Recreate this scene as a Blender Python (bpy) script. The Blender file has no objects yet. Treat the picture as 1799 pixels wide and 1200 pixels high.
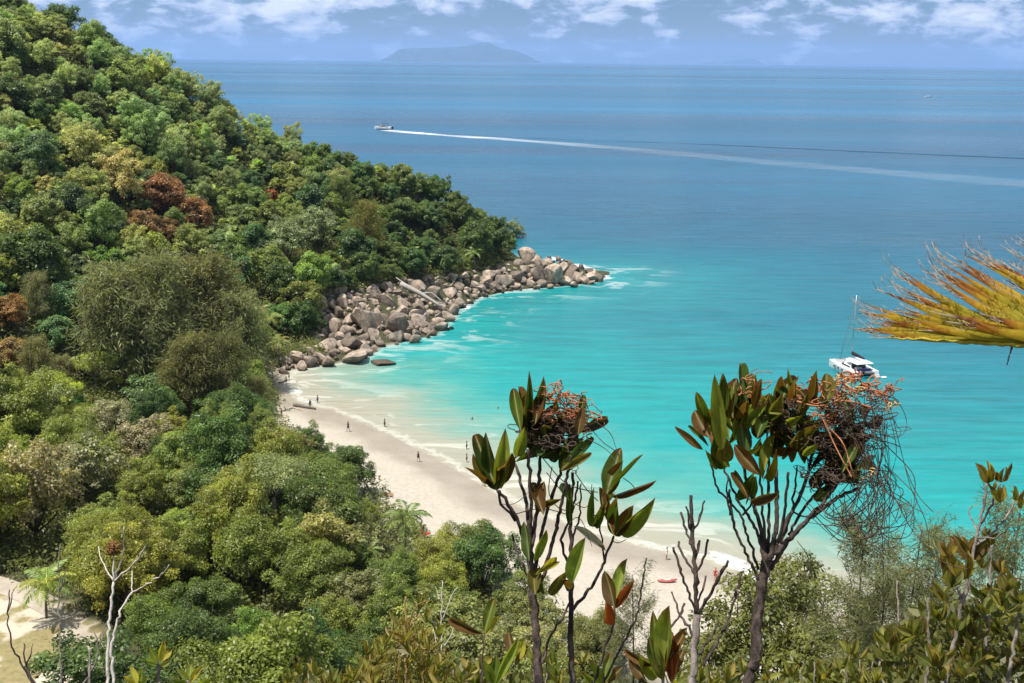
import bpy, bmesh, math, random
import numpy as np
from mathutils import Vector, Matrix, Quaternion

SC = bpy.context.scene
COL = SC.collection
R = math.radians

# ---------------------------------------------------------------- camera
CAM = np.array([0.0, 0.0, 65.0])
F_PX, CX, CY = 2000.0, 899.5, 600.0
PITCH, ROLL = R(13.86), 0.0105
_f = np.array([0, math.cos(PITCH), -math.sin(PITCH)])
_r0 = np.array([1.0, 0, 0]); _u0 = np.array([0, math.sin(PITCH), math.cos(PITCH)])
_r = _r0 * math.cos(ROLL) + _u0 * math.sin(ROLL)
_u = _u0 * math.cos(ROLL) - _r0 * math.sin(ROLL)
cam_d = bpy.data.cameras.new('camera'); cam = bpy.data.objects.new('camera', cam_d); COL.objects.link(cam)
cam_d.sensor_fit = 'HORIZONTAL'; cam_d.sensor_width = 36.0; cam_d.lens = 36.0 * F_PX / 1799.0
cam_d.clip_start = 0.05; cam_d.clip_end = 300000.0
cam.matrix_world = Matrix(((_r[0], _u[0], -_f[0], CAM[0]), (_r[1], _u[1], -_f[1], CAM[1]),
                           (_r[2], _u[2], -_f[2], CAM[2]), (0, 0, 0, 1)))
SC.camera = cam

# ---------------------------------------------------------------- sky, sun, exposure
SUN_EL, SUN_AZ = R(72), R(-112)          # azimuth from +Y (view direction), negative = left
sun_dir = Vector((math.sin(SUN_AZ) * math.cos(SUN_EL), math.cos(SUN_AZ) * math.cos(SUN_EL), math.sin(SUN_EL)))
sd = bpy.data.lights.new('sun', 'SUN'); sd.energy = 5.0; sd.angle = R(0.53); sd.color = (1.0, 0.955, 0.88)
sun = bpy.data.objects.new('sun', sd); COL.objects.link(sun)
sun.rotation_euler = sun_dir.to_track_quat('Z', 'Y').to_euler()

W = bpy.data.worlds.new('World'); SC.world = W; W.use_nodes = True
nt = W.node_tree; nt.nodes.clear()
def wn(t, **k):
    n = nt.nodes.new(t)
    for a, v in k.items(): setattr(n, a, v)
    return n
def wl(a, b): nt.links.new(a, b)
sky = wn('ShaderNodeTexSky', sky_type='NISHITA'); sky.sun_disc = False
sky.sun_elevation = SUN_EL; sky.sun_rotation = SUN_AZ % (2 * math.pi)
sky.altitude = 60; sky.air_density = 1.0; sky.dust_density = 0.25; sky.ozone_density = 2.6
tc = wn('ShaderNodeTexCoord'); sep = wn('ShaderNodeSeparateXYZ'); wl(tc.outputs['Generated'], sep.inputs[0])
def wm(op, a, b=None, clamp=False):
    n = wn('ShaderNodeMath', operation=op); n.use_clamp = clamp
    for i, v in enumerate((a, b)):
        if v is None: continue
        if isinstance(v, (int, float)): n.inputs[i].default_value = v
        else: wl(v, n.inputs[i])
    return n.outputs[0]
az = wm('ARCTAN2', sep.outputs[0], sep.outputs[1]); el = wm('ARCSINE', sep.outputs[2])
comb = wn('ShaderNodeCombineXYZ'); wl(wm('MULTIPLY', az, 28.0), comb.inputs[0]); wl(wm('MULTIPLY', el, 68.0), comb.inputs[1])
comb.inputs[2].default_value = 3.7
cl1 = wn('ShaderNodeTexNoise'); cl1.inputs['Scale'].default_value = 1.0; cl1.inputs['Detail'].default_value = 7.0
cl1.inputs['Roughness'].default_value = 0.58; cl1.inputs['Distortion'].default_value = 0.25; wl(comb.outputs[0], cl1.inputs['Vector'])
cl2 = wn('ShaderNodeTexNoise'); cl2.inputs['Scale'].default_value = 0.32; cl2.inputs['Detail'].default_value = 3.0; wl(comb.outputs[0], cl2.inputs['Vector'])
dens = wm('ADD', wm('MULTIPLY', cl1.outputs[0], 0.75), wm('MULTIPLY', cl2.outputs[0], 0.35))
lift = wn('ShaderNodeMapRange'); lift.inputs[1].default_value = R(0.2); lift.inputs[2].default_value = R(3.4)
lift.inputs[3].default_value = -0.05; lift.inputs[4].default_value = 0.05; wl(el, lift.inputs[0])
dens = wm('ADD', dens, lift.outputs[0])
cover = wn('ShaderNodeMapRange', interpolation_type='SMOOTHSTEP'); cover.inputs[1].default_value = 0.50; cover.inputs[2].default_value = 0.60
cover.inputs[3].default_value = 0.0; cover.inputs[4].default_value = 0.78
wl(dens, cover.inputs[0])
tint = wn('ShaderNodeMix', data_type='RGBA', blend_type='MULTIPLY'); tint.inputs[0].default_value = 1.0
tint.inputs[7].default_value = (0.56, 0.72, 0.98, 1); wl(sky.outputs[0], tint.inputs[6])
ccol = wn('ShaderNodeMix', data_type='RGBA'); ccol.inputs[6].default_value = (5.6, 7.4, 11.8, 1); ccol.inputs[7].default_value = (17.0, 17.4, 17.8, 1)
ccr = wn('ShaderNodeMapRange'); ccr.inputs[1].default_value = 0.54; ccr.inputs[2].default_value = 0.70; wl(dens, ccr.inputs[0]); wl(ccr.outputs[0], ccol.inputs[0])
mixc = wn('ShaderNodeMix', data_type='RGBA'); wl(cover.outputs[0], mixc.inputs[0]); wl(tint.outputs[2], mixc.inputs[6]); wl(ccol.outputs[2], mixc.inputs[7])
bg = wn('ShaderNodeBackground'); bg.inputs[1].default_value = 0.05; wl(mixc.outputs[2], bg.inputs[0])
wo = wn('ShaderNodeOutputWorld'); wl(bg.outputs[0], wo.inputs[0])

vs = SC.view_settings; vs.view_transform = 'Standard'; vs.look = 'None'; vs.exposure = 0.55; vs.gamma = 1.0; vs.use_curve_mapping = False
cy = SC.cycles
cy.max_bounces = 6; cy.diffuse_bounces = 3; cy.glossy_bounces = 2; cy.transmission_bounces = 3; cy.transparent_max_bounces = 8; cy.volume_bounces = 1
cy.sample_clamp_indirect = 6.0; cy.use_denoising = True
SC.render.film_transparent = False

# ---------------------------------------------------------------- helpers
def ray(px, py):
    """unit-forward world direction of a place in the photograph"""
    d = _f * F_PX + _r * (px - CX) + _u * (CY - py)
    return d / np.linalg.norm(d)
def at_z(px, py, z=0.0):
    d = ray(px, py); t = (z - CAM[2]) / d[2]; return CAM + d * t
def at_y(px, py, y):
    d = ray(px, py); return CAM + d * (y / d[1])
def at_d(px, py, dist):
    return CAM + ray(px, py) * dist
def project(p):
    v = np.asarray(p, float) - CAM
    z = v @ _f
    return CX + F_PX * (v @ _r) / z, CY - F_PX * (v @ _u) / z, z

def mesh_np(name, V, Fq, smooth=False, attrs=None):
    """mesh from vertex array and quad or tri array; attrs: {name: (domain, values)}"""
    V = np.asarray(V, np.float32); Fq = np.asarray(Fq, np.int32)
    me = bpy.data.meshes.new(name); n = Fq.shape[1]
    me.vertices.add(len(V)); me.vertices.foreach_set('co', V.ravel())
    me.loops.add(Fq.size); me.loops.foreach_set('vertex_index', Fq.ravel())
    me.polygons.add(len(Fq)); me.polygons.foreach_set('loop_start', np.arange(0, Fq.size, n, dtype=np.int32))
    me.polygons.foreach_set('loop_total', np.full(len(Fq), n, np.int32))
    if smooth: me.polygons.foreach_set('use_smooth', np.ones(len(Fq), bool))
    for k, (dom, val) in (attrs or {}).items():
        a = me.attributes.new(k, 'FLOAT', dom); a.data.foreach_set('value', np.asarray(val, np.float32))
    me.update(); me.validate()
    return me

class MB:
    """collects pieces into one mesh (quads and tris as python lists)"""
    def __init__(s): s.v = []; s.f = []; s.a = []
    def add(s, V, Fs, a=0.0):
        o = len(s.v); s.v.extend([tuple(p) for p in V]); s.f.extend([tuple(i + o for i in f) for f in Fs])
        s.a.extend(a if hasattr(a, '__len__') else [a] * len(V))
    def box(s, lo, hi, a=0.0):
        x0, y0, z0 = lo; x1, y1, z1 = hi
        s.add([(x0,y0,z0),(x1,y0,z0),(x1,y1,z0),(x0,y1,z0),(x0,y0,z1),(x1,y0,z1),(x1,y1,z1),(x0,y1,z1)],
              [(0,3,2,1),(4,5,6,7),(0,1,5,4),(1,2,6,5),(2,3,7,6),(3,0,4,7)], a)
    def tube(s, P, rad, n=6, a=0.0, cap=True):
        P = np.asarray(P, float); m = len(P)
        rad = np.full(m, rad) if np.isscalar(rad) else np.asarray(rad, float)
        T = np.gradient(P, axis=0); T /= np.linalg.norm(T, axis=1)[:, None] + 1e-12
        ref = np.array([0.31, 0.17, 0.93]) if abs(T[0] @ np.array([0.31, 0.17, 0.93])) < 0.95 else np.array([1.0, 0, 0])
        U = np.cross(T, ref); U /= np.linalg.norm(U, axis=1)[:, None] + 1e-12; Vv = np.cross(T, U)
        ang = np.arange(n) * 2 * math.pi / n
        ring = (P[:, None, :] + rad[:, None, None] * (np.cos(ang)[None, :, None] * U[:, None, :] + np.sin(ang)[None, :, None] * Vv[:, None, :]))
        Fs = [(i*n+j, i*n+(j+1) % n, (i+1)*n+(j+1) % n, (i+1)*n+j) for i in range(m-1) for j in range(n)]
        if cap: Fs += [tuple(range(n-1, -1, -1)), tuple((m-1)*n + j for j in range(n))]
        s.add(ring.reshape(-1, 3), Fs, a)
    def loft(s, rings, a=0.0, caps=True):
        n = len(rings[0]); V = [p for r_ in rings for p in r_]
        Fs = [(i*n+j, i*n+(j+1) % n, (i+1)*n+(j+1) % n, (i+1)*n+j) for i in range(len(rings)-1) for j in range(n)]
        if caps: Fs += [tuple(range(n-1, -1, -1)), tuple((len(rings)-1)*n + j for j in range(n))]
        s.add(V, Fs, a)
    def mesh(s, name, smooth=False, attr=None):
        me = bpy.data.meshes.new(name); me.from_pydata(s.v, [], s.f)
        if smooth: me.polygons.foreach_set('use_smooth', np.ones(len(me.polygons), bool))
        if attr:
            at = me.attributes.new(attr, 'FLOAT', 'POINT'); at.data.foreach_set('value', np.asarray(s.a, np.float32))
        me.update(); return me
    def obj(s, name, mat, parent=None, smooth=False, attr=None):
        return link(name, s.mesh(name, smooth, attr), mat, parent)

def link(name, me, mat=None, parent=None):
    o = bpy.data.objects.new(name, me); COL.objects.link(o)
    if mat is not None and me is not None and not me.materials: me.materials.append(mat)
    if parent is not None: o.parent = parent
    return o
def empty(name, loc=(0, 0, 0), rz=0.0):
    o = bpy.data.objects.new(name, None); COL.objects.link(o); o.location = loc; o.rotation_euler = (0, 0, rz); o.empty_display_size = 0.2
    return o
def tag(o, label, cat, group=None, kind=None):
    o['label'] = label
    if cat: o['category'] = cat
    if group: o['group'] = group
    if kind: o['kind'] = kind
    return o
def lin(r, g, b):
    c = np.array([r, g, b]) / 255.0
    c = np.where(c <= 0.04045, c / 12.92, ((c + 0.055) / 1.055) ** 2.4)
    return (float(c[0]), float(c[1]), float(c[2]), 1.0)
def smooth01(t): t = np.clip(t, 0, 1); return t * t * (3 - 2 * t)

# value noise for geometry
def vnoise(x, y, seed=0):
    x = np.asarray(x, float); y = np.asarray(y, float); xi = np.floor(x).astype(np.int64); yi = np.floor(y).astype(np.int64)
    fx = x - xi; fy = y - yi; fx = fx*fx*(3-2*fx); fy = fy*fy*(3-2*fy)
    def h(a, b):
        n = (a * 374761393 + b * 668265263 + seed * 1442695041) & 0xffffffff
        n = ((n ^ (n >> 13)) * 1274126177) & 0xffffffff
        return ((n ^ (n >> 16)) & 0xffff) / 65535.0
    return (h(xi, yi)*(1-fx) + h(xi+1, yi)*fx)*(1-fy) + (h(xi, yi+1)*(1-fx) + h(xi+1, yi+1)*fx)*fy
def fbm(x, y, o=4, seed=0):
    s = 0; a = 0.5
    for i in range(o): s = s + a * vnoise(x * 2**i, y * 2**i, seed + i); a *= 0.5
    return s

# ---------------------------------------------------------------- materials
class NT:
    def __init__(s, name):
        s.m = bpy.data.materials.new(name); s.m.use_nodes = True; s.t = s.m.node_tree; s.t.nodes.clear()
        s.out = s.n('ShaderNodeOutputMaterial')
    def n(s, t, **k):
        x = s.t.nodes.new(t)
        for a, v in k.items(): setattr(x, a, v)
        return x
    def l(s, a, b): s.t.links.new(a, b)
    def set(s, inp, v):
        if hasattr(v, 'is_output') or isinstance(v, bpy.types.NodeSocket): s.l(v, inp)
        else: inp.default_value = v
    def math(s, op, a, b=0.0, clamp=False):
        x = s.n('ShaderNodeMath', operation=op); x.use_clamp = clamp; s.set(x.inputs[0], a); s.set(x.inputs[1], b); return x.outputs[0]
    def mix(s, f, a, b, mode='MIX'):
        x = s.n('ShaderNodeMix', data_type='RGBA', blend_type=mode); s.set(x.inputs[0], f); s.set(x.inputs[6], a); s.set(x.inputs[7], b); return x.outputs[2]
    def noise(s, scale, detail=4.0, rough=0.55, vec=None, dist=0.0):
        x = s.n('ShaderNodeTexNoise'); x.inputs['Scale'].default_value = scale; x.inputs['Detail'].default_value = detail
        x.inputs['Roughness'].default_value = rough; x.inputs['Distortion'].default_value = dist
        if vec is not None: s.l(vec, x.inputs['Vector'])
        return x.outputs[0]
    def ramp(s, fac, stops, interp='LINEAR'):
        x = s.n('ShaderNodeValToRGB'); x.color_ramp.interpolation = interp
        e = x.color_ramp.elements
        while len(e) < len(stops): e.new(0.5)
        for q, (p, c) in zip(e, stops): q.position = p; q.color = c if len(c) == 4 else (*c, 1)
        s.l(fac, x.inputs[0]); return x.outputs[0]
    def rng(s, v, a, b, c=0.0, d=1.0, smooth=False):
        x = s.n('ShaderNodeMapRange', interpolation_type='SMOOTHSTEP' if smooth else 'LINEAR')
        for i, q in enumerate((v, a, b, c, d)): s.set(x.inputs[i], q)
        return x.outputs[0]
    def attr(s, name): x = s.n('ShaderNodeAttribute', attribute_name=name); return x.outputs['Fac']
    def obj(s): return s.n('ShaderNodeTexCoord').outputs['Object']
    def pos(s): return s.n('ShaderNodeNewGeometry').outputs['Position']
    def mapping(s, vec, scale=(1, 1, 1), rot=(0, 0, 0)):
        x = s.n('ShaderNodeMapping'); s.l(vec, x.inputs[0]); x.inputs['Scale'].default_value = scale; x.inputs['Rotation'].default_value = rot; return x.outputs[0]
    def bump(s, h, strength=0.3, dist=0.1):
        x = s.n('ShaderNodeBump'); x.inputs['Strength'].default_value = strength; x.inputs['Distance'].default_value = dist; s.l(h, x.inputs['Height']); return x.outputs[0]
    def bsdf(s, base, rough=0.6, spec=0.3, normal=None, metallic=0.0):
        x = s.n('ShaderNodeBsdfPrincipled'); s.set(x.inputs['Base Color'], base); s.set(x.inputs['Roughness'], rough)
        s.set(x.inputs['Specular IOR Level'], spec); x.inputs['Metallic'].default_value = metallic
        if normal is not None: s.l(normal, x.inputs['Normal'])
        return x
    def done(s, shader): s.l(shader, s.out.inputs[0]); return s.m

def plain(name, col, rough=0.5, spec=0.4, vary=0.12, scale=6.0, metallic=0.0, bump=0.0):
    """a painted or natural surface with slight uneven tone"""
    m = NT(name); o = m.obj(); nz = m.noise(scale, 4, 0.6, o)
    f = m.rng(nz, 0.3, 0.7, 1 - vary, 1 + vary)
    vm = m.n('ShaderNodeVectorMath', operation='SCALE'); vm.inputs[0].default_value = col[:3]; m.l(f, vm.inputs['Scale'])
    nrm = m.bump(nz, bump, 0.02) if bump else None
    return m.done(m.bsdf(vm.outputs[0], rough, spec, nrm, metallic).outputs[0])

def leaf_mat(name, transl=0.35, rough=0.42, spec=0.45, warm=0.35):
    """foliage: tree colour (object colour) varied per leaf by attribute 'var'; leaves let light through"""
    m = NT(name); oi = m.n('ShaderNodeObjectInfo'); v = m.attr('var')
    br = m.rng(v, 0, 1, 0.45, 1.75)
    vm = m.n('ShaderNodeVectorMath', operation='SCALE'); m.l(oi.outputs['Color'], vm.inputs[0]); m.l(br, vm.inputs['Scale'])
    yel = m.n('ShaderNodeMix', data_type='RGBA', blend_type='MULTIPLY'); m.l(m.math('MULTIPLY', m.math('SUBTRACT', v, 0.55, True), warm * 2.2), yel.inputs[0])
    m.l(vm.outputs[0], yel.inputs[6]); yel.inputs[7].default_value = (1.5, 1.12, 0.6, 1)
    b = m.bsdf(yel.outputs[2], rough, spec)
    t = m.n('ShaderNodeBsdfTranslucent'); tcol = m.mix(1.0, yel.outputs[2], (1.25, 1.25, 0.65, 1), 'MULTIPLY'); m.l(tcol, t.inputs[0])
    mx = m.n('ShaderNodeMixShader'); mx.inputs[0].default_value = transl; m.l(b.outputs[0], mx.inputs[1]); m.l(t.outputs[0], mx.inputs[2])
    return m.done(mx.outputs[0])
def bark_mat(name, c1, c2, scale=3.0):
    m = NT(name); o = m.obj(); nz = m.noise(scale, 5, 0.65, m.mapping(o, (3, 3, 0.7)))
    c = m.mix(m.rng(nz, 0.35, 0.68), c1, c2)
    return m.done(m.bsdf(c, 0.85, 0.15, m.bump(nz, 0.5, 0.03)).outputs[0])
# ================================================================ THE SETTING
rnd = random.Random(7); NR = np.random.default_rng(11)
ROCK_SHORE_PX = [(1062,488),(1035,497),(980,503),(905,509),(845,521),(815,538),(790,558),(765,588),(715,598),(665,612),(640,632),(575,640),(505,652)]
BEACH_PX = [(505,652),(497,676),(520,706),(575,719),(635,743),(700,772),(770,808),(845,852),(905,890),(1000,925),(1100,955),(1180,975),(1245,990),(1300,1010),(1350,1035),(1430,1062),(1530,1085),(1650,1103),(1800,1115),(2100,1130)]
rock_line = np.array([at_z(*p)[:2] for p in ROCK_SHORE_PX]); beach_line = np.array([at_z(*p)[:2] for p in BEACH_PX])
outer_line = np.array([(31, 357), (8, 366), (-40, 398), (-110, 430), (-260, 470), (-600, 520)], float)
land_poly = np.vstack([outer_line[::-1], rock_line, beach_line[1:], [(400, 70), (400, -200), (-600, -200)]])

def seg_dist(P, L):
    P = np.asarray(P, float); best = np.full(len(P), 1e12)
    for a, b in zip(L[:-1], L[1:]):
        ab = b - a; t = np.clip(((P - a) @ ab) / (ab @ ab + 1e-9), 0, 1)
        best = np.minimum(best, ((P - (a + t[:, None] * ab)) ** 2).sum(1))
    return np.sqrt(best)
def inside(P, poly):
    x, y = P[:, 0], P[:, 1]; c = np.zeros(len(P), bool); n = len(poly); j = n - 1
    for i in range(n):
        xi, yi = poly[i]; xj, yj = poly[j]
        c ^= ((yi > y) != (yj > y)) & (x < (xj - xi) * (y - yi) / (yj - yi + 1e-12) + xi); j = i
    return c
def shore(P):
    """signed metres from the shore, positive on land; also the distance to the beach line alone"""
    db = seg_dist(P, beach_line); dr = np.minimum(seg_dist(P, rock_line), seg_dist(P, outer_line))
    s = np.minimum(db, dr); return np.where(inside(P, land_poly), s, -s), db, dr

ctrl = []
def G(px, py, y, th=0.0):
    p = at_y(px, py, y); ctrl.append((p[0], p[1], p[2] - th))
for a in [(-250,-110,330,12),(80,0,330,12),(300,103,345,14),(400,165,350,14),(500,212,354,13),(600,262,357,10),(700,300,359,7),(800,348,360,6),(870,398,357,5),(908,440,350,3.5)]: G(*a)
for a in [(0,300,260,7),(0,500,215,8),(0,150,297,8),(200,300,287,8),(400,250,330,11),(150,150,312,10),(300,450,268,8),(450,450,287,7),(600,400,318,6),(700,420,330,5),(800,430,338,5),
          (-150,300,255,7),(-150,500,205,8),(-150,700,160,8),(0,650,182,10),(0,800,153,9),(150,650,205,10),(300,700,212,10),(430,690,224,9),(430,580,250,9),(500,850,184,8),(250,850,166,9)]: G(*a)
for a in [(560,512,276),(640,505,289),(700,488,303),(790,480,318),(860,470,331),(920,455,346)]: G(*a)
for L in (rock_line, beach_line, outer_line): ctrl += [(p[0], p[1], 0.0) for p in L]
ctrl += [(-60,128,3),(-40,112,3),(-20,118,3),(-72,110,3.2),(0,106,3),(20,104,3),(45,96,3),(-82,138,4),(-30,150,3),(72,88,3),(-95,120,6),
         (0,-6,63.6),(0,0,63.3),(0,2.2,63.0),(0,5,61.5),(0,9,58.5),(0,18,50),(0,32,36),(0,50,20),(0,72,7),(-12,3,62.5),(12,3,62.5),(-12,30,38),(14,30,38),
         (-40,20,46),(-48,62,10),(42,20,44),(48,60,9),(100,40,10),(100,0,40),(-100,20,42),(-100,80,9),(-140,120,22),(-190,200,62),(-260,300,112),(-260,100,70),(200,30,3),(200,-30,40),(0,-40,70),(-120,-40,75),
         (-142,380,56),(-104,390,38),(-72,390,22),(-260,400,70),(-60,402,6)]
ctrl = np.array(ctrl)
def _tps(r2): return np.where(r2 < 1e-9, 0, 0.5 * r2 * np.log(r2 + 1e-12))
_n = len(ctrl); _A = np.zeros((_n + 3, _n + 3)); _d = ctrl[:, None, :2] - ctrl[None, :, :2]
_A[:_n, :_n] = _tps((_d ** 2).sum(2)) + np.eye(_n) * 6.0
_A[:_n, _n] = 1; _A[:_n, _n+1:] = ctrl[:, :2]; _A[_n, :_n] = 1; _A[_n+1:, :_n] = ctrl[:, :2].T
_w = np.linalg.solve(_A, np.concatenate([ctrl[:, 2], np.zeros(3)]))
def height(P):
    P = np.atleast_2d(np.asarray(P, float)); h = np.zeros(len(P))
    for i in range(0, len(P), 20000):
        q = P[i:i+20000]; h[i:i+20000] = _tps(((q[:, None, :] - ctrl[None, :, :2]) ** 2).sum(2)) @ _w[:_n] + _w[_n] + q @ _w[_n+1:]
    s, db, dr = shore(P)
    beach = np.clip(0.075 * s, -3, 2.6) + 0.06 * np.maximum(s - 34, 0)
    k = smooth01((db - 26) / 14.0)                       # near the beach the sand profile rules
    kr = smooth01(dr / 10.0); near_rock = np.minimum(0.55 * s, 6.0)
    out = np.where(s > 0, np.where(db < 40, beach * (1 - k) + np.maximum(h, 1.5) * k, np.maximum(h, 0.8)), np.minimum(0.09 * s, -0.02))
    tipf = smooth01((26 - P[:, 0]) / 16.0); out = np.where((s > 0) & (P[:, 1] > 335) & (P[:, 0] > 8), np.minimum(out, 0.3 + out * tipf), out)
    rk = (s > 0) & (dr < 12) & (dr < db); out = np.where(rk, np.minimum(near_rock * (1 - kr) + out * kr, np.where((P[:, 1] > 335) & (P[:, 0] > 12), .5, 99)), out)
    return out
def hz(x, y): return float(height([(x, y)])[0])

X0, X1, Y0, Y1, ST = -290.0, 190.0, -30.0, 440.0, 1.5
gx = np.arange(X0, X1 + 0.1, ST); gy = np.arange(Y0, Y1 + 0.1, ST)
GX, GY = np.meshgrid(gx, gy); GP = np.stack([GX.ravel(), GY.ravel()], 1); GZ = height(GP); HG = GZ.reshape(GX.shape)
def hq(P):
    """fast terrain height from the grid"""
    P = np.atleast_2d(np.asarray(P, float)); u = np.clip((P[:, 0] - X0) / ST, 0, len(gx) - 1.001); v = np.clip((P[:, 1] - Y0) / ST, 0, len(gy) - 1.001)
    i = u.astype(int); j = v.astype(int); fu = u - i; fv = v - j
    return (HG[j, i]*(1-fu) + HG[j, i+1]*fu)*(1-fv) + (HG[j+1, i]*(1-fu) + HG[j+1, i+1]*fu)*fv
def on_ground(px, py, th=0.0, y0=55.0):
    """first place where the line of sight meets the terrain raised by th; returns the point on that surface"""
    d = ray(px, py); ys = np.arange(y0, 430, 0.5); P = CAM[None] + d[None] * (ys / d[1])[:, None]
    k = np.nonzero(P[:, 2] <= np.maximum(hq(P[:, :2]), 0) + th)[0]
    return P[k[0]] if len(k) else P[-1]

gs, gdb, gdr = shore(GP)
jit = (fbm(GP[:, 0] * 0.12, GP[:, 1] * 0.12, 3, 5) - 0.44)
FOREST_PX = [(478,735),(520,775),(575,806),(650,868),(705,925),(765,975),(850,1040),(950,1090),(1100,1140),(1300,1230)]
forest_line = np.array([at_z(px, py, 2.4)[:2] for px, py in FOREST_PX]); forest_line = np.vstack([forest_line, [(60, 90), (140, 70)]])
sand_poly = np.vstack([beach_line, [(140, 70)], forest_line[::-1]])
sand = (inside(GP, sand_poly) | (gs <= 0) | (gdb < 10)) & (gdb < 60)
sand_f = np.where(sand, 1.0, np.clip(1 - seg_dist(GP, forest_line) / 5.0, 0, 1)) * (gs < 50)
clear_px = [(-30,985),(70,1045),(150,1085),(190,1120),(225,1175),(235,1260),(-200,1300),(-200,985)]
clear_poly = np.array([at_z(px, py, 3.2)[:2] for px, py in clear_px])
clear_f = inside(GP, clear_poly).astype(float)
rough_h = np.where((sand_f < 0.5) & (gs > 6) & (clear_f < .5), (fbm(GP[:, 0] * .2, GP[:, 1] * .2, 3, 9) - .45) * 2.2, 0.0)
dune = np.where((sand_f > .5) & (gs > 5), (fbm(GP[:, 0] * .5, GP[:, 1] * .5, 2, 31) - .35) * 0.16, 0)
GZ2 = GZ + np.where(GY.ravel() > 40, rough_h, 0) + dune
nx, ny = len(gx), len(gy); ii = np.arange(nx * ny).reshape(ny, nx)
TF = np.stack([ii[:-1, :-1], ii[:-1, 1:], ii[1:, 1:], ii[1:, :-1]], -1).reshape(-1, 4)
t_me = mesh_np('ground', np.column_stack([GP, GZ2]), TF, True,
               {'shore': ('POINT', gs), 'sand': ('POINT', sand_f), 'clear': ('POINT', clear_f)})
m = NT('ground_soil_and_sand'); P_ = m.pos(); sh = m.attr('shore'); sdm = m.attr('sand'); clr = m.attr('clear')
fine = m.noise(1.6, 6, 0.65, P_); mid = m.noise(0.16, 4, 0.6, P_); grain = m.noise(14.0, 3, 0.6, P_)
dry = m.mix(m.rng(fine, 0.35, 0.7), (0.355, 0.315, 0.246, 1), (0.435, 0.394, 0.322, 1))
wet = m.mix(m.rng(mid, 0.35, 0.65), (0.262, 0.222, 0.166, 1), (0.31, 0.27, 0.208, 1))
shn = m.math('ADD', sh, m.math('MULTIPLY', m.math('SUBTRACT', m.noise(0.09, 4, 0.6, P_), 0.5), 11.0))
wetf = m.rng(shn, 3.5, 9.0, 1.0, 0.0, True)
sandc = m.mix(wetf, dry, wet)
litter = m.mix(m.rng(fine, 0.35, 0.66), (0.030, 0.036, 0.012, 1), (0.070, 0.066, 0.028, 1))
floorc = m.mix(sdm, litter, sandc)
grass = m.mix(m.rng(fine, 0.3, 0.7), (0.16, 0.15, 0.055, 1), (0.30, 0.235, 0.12, 1))
lotc = m.mix(m.rng(m.noise(0.22, 3, 0.5, P_), 0.47, 0.56, 0, 1, True), grass, (0.47, 0.405, 0.315, 1))
col = m.mix(clr, floorc, lotc)
rgh = m.rng(m.math('MULTIPLY', wetf, sdm), 0, 1, 0.9, 0.42)
bm_ = m.math('ADD', m.math('MULTIPLY', fine, 1.0), m.math('MULTIPLY', grain, 0.25))
G_MAT = m.done(m.bsdf(col, rgh, 0.3, m.bump(bm_, 0.55, 0.25)).outputs[0])
ground = link('ground', t_me, G_MAT); tag(ground, 'pale sandy beach rising to a wooded hillside', None, kind='structure')

# ---- sea: one sheet to the horizon, colour follows depth over the sand
ang = np.radians(np.concatenate([np.arange(-76, -34, 2.5), np.arange(-34, 36, 0.33), np.arange(36, 78, 2.5)]))
rad = np.concatenate([np.arange(85, 430, 1.3), 430 * (60000 / 430) ** (np.linspace(0, 1, 150)[1:])])
AA, RR = np.meshgrid(ang, rad); SX = (RR * np.sin(AA)).ravel(); SY = (RR * np.cos(AA)).ravel()
SP = np.stack([SX, SY], 1); ss, sdb, sdr = shore(SP)
par = np.minimum(sdb, sdr * 1.6 + 24.0)
# beyond the bay mouth the bottom drops away; the coral sand tongue of the bay stays shallow
out_b = np.clip((SP @ np.array([-0.35, 0.94])) - 235, 0, None)
depthp = par + out_b * 0.55
an, rn = len(ang), len(rad); kk = np.arange(an * rn).reshape(rn, an)
SFq = np.stack([kk[:-1, :-1], kk[:-1, 1:], kk[1:, 1:], kk[1:, :-1]], -1).reshape(-1, 4)
keep = (ss[SFq] < 4.0).any(1)
sea_me = mesh_np('sea', np.column_stack([SP, np.zeros(len(SP))]), SFq[keep], True, {'offing': ('POINT', depthp), 'edge': ('POINT', -ss), 'rocky': ('POINT', (sdr < sdb).astype(float))})
m = NT('sea_water'); P_ = m.pos(); off = m.attr('offing'); edge = m.attr('edge')
n1 = m.noise(0.035, 4, 0.6, P_); n2 = m.noise(0.16, 3, 0.55, m.mapping(P_, (0.45, 1.0, 1)))
offn = m.math('ADD', off, m.math('MULTIPLY', m.math('SUBTRACT', n1, 0.5), m.rng(off, 0, 60, 14.0, 60.0)))
offn = m.math('ADD', offn, m.math('MULTIPLY', m.math('SUBTRACT', n2, 0.5), m.rng(off, 0, 60, 9.0, 22.0)))
lg = m.math('DIVIDE', m.math('LOGARITHM', m.math('MAXIMUM', m.math('ADD', offn, 6.0), 1.0), 10.0), 3.2)   # log scale of metres
def LP(mt): return math.log10(max(mt + 6, 1)) / 3.2
wcol = m.ramp(lg, [(LP(0), (0.295, 0.272, 0.200)), (LP(8), (0.275, 0.277, 0.208)), (LP(15), (0.18, 0.27, 0.212)), (LP(23), (0.066, 0.262, 0.222)), (LP(38), (0.009, 0.232, 0.222)), (LP(60), (0.006, 0.200, 0.198)),
                   (LP(100), (0.008, 0.155, 0.174)), (LP(150), (0.004, 0.116, 0.155)), (LP(230), (0.006, 0.098, 0.150)), (LP(480), (0.008, 0.092, 0.158)), (LP(1200), (0.010, 0.088, 0.162))])
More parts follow.
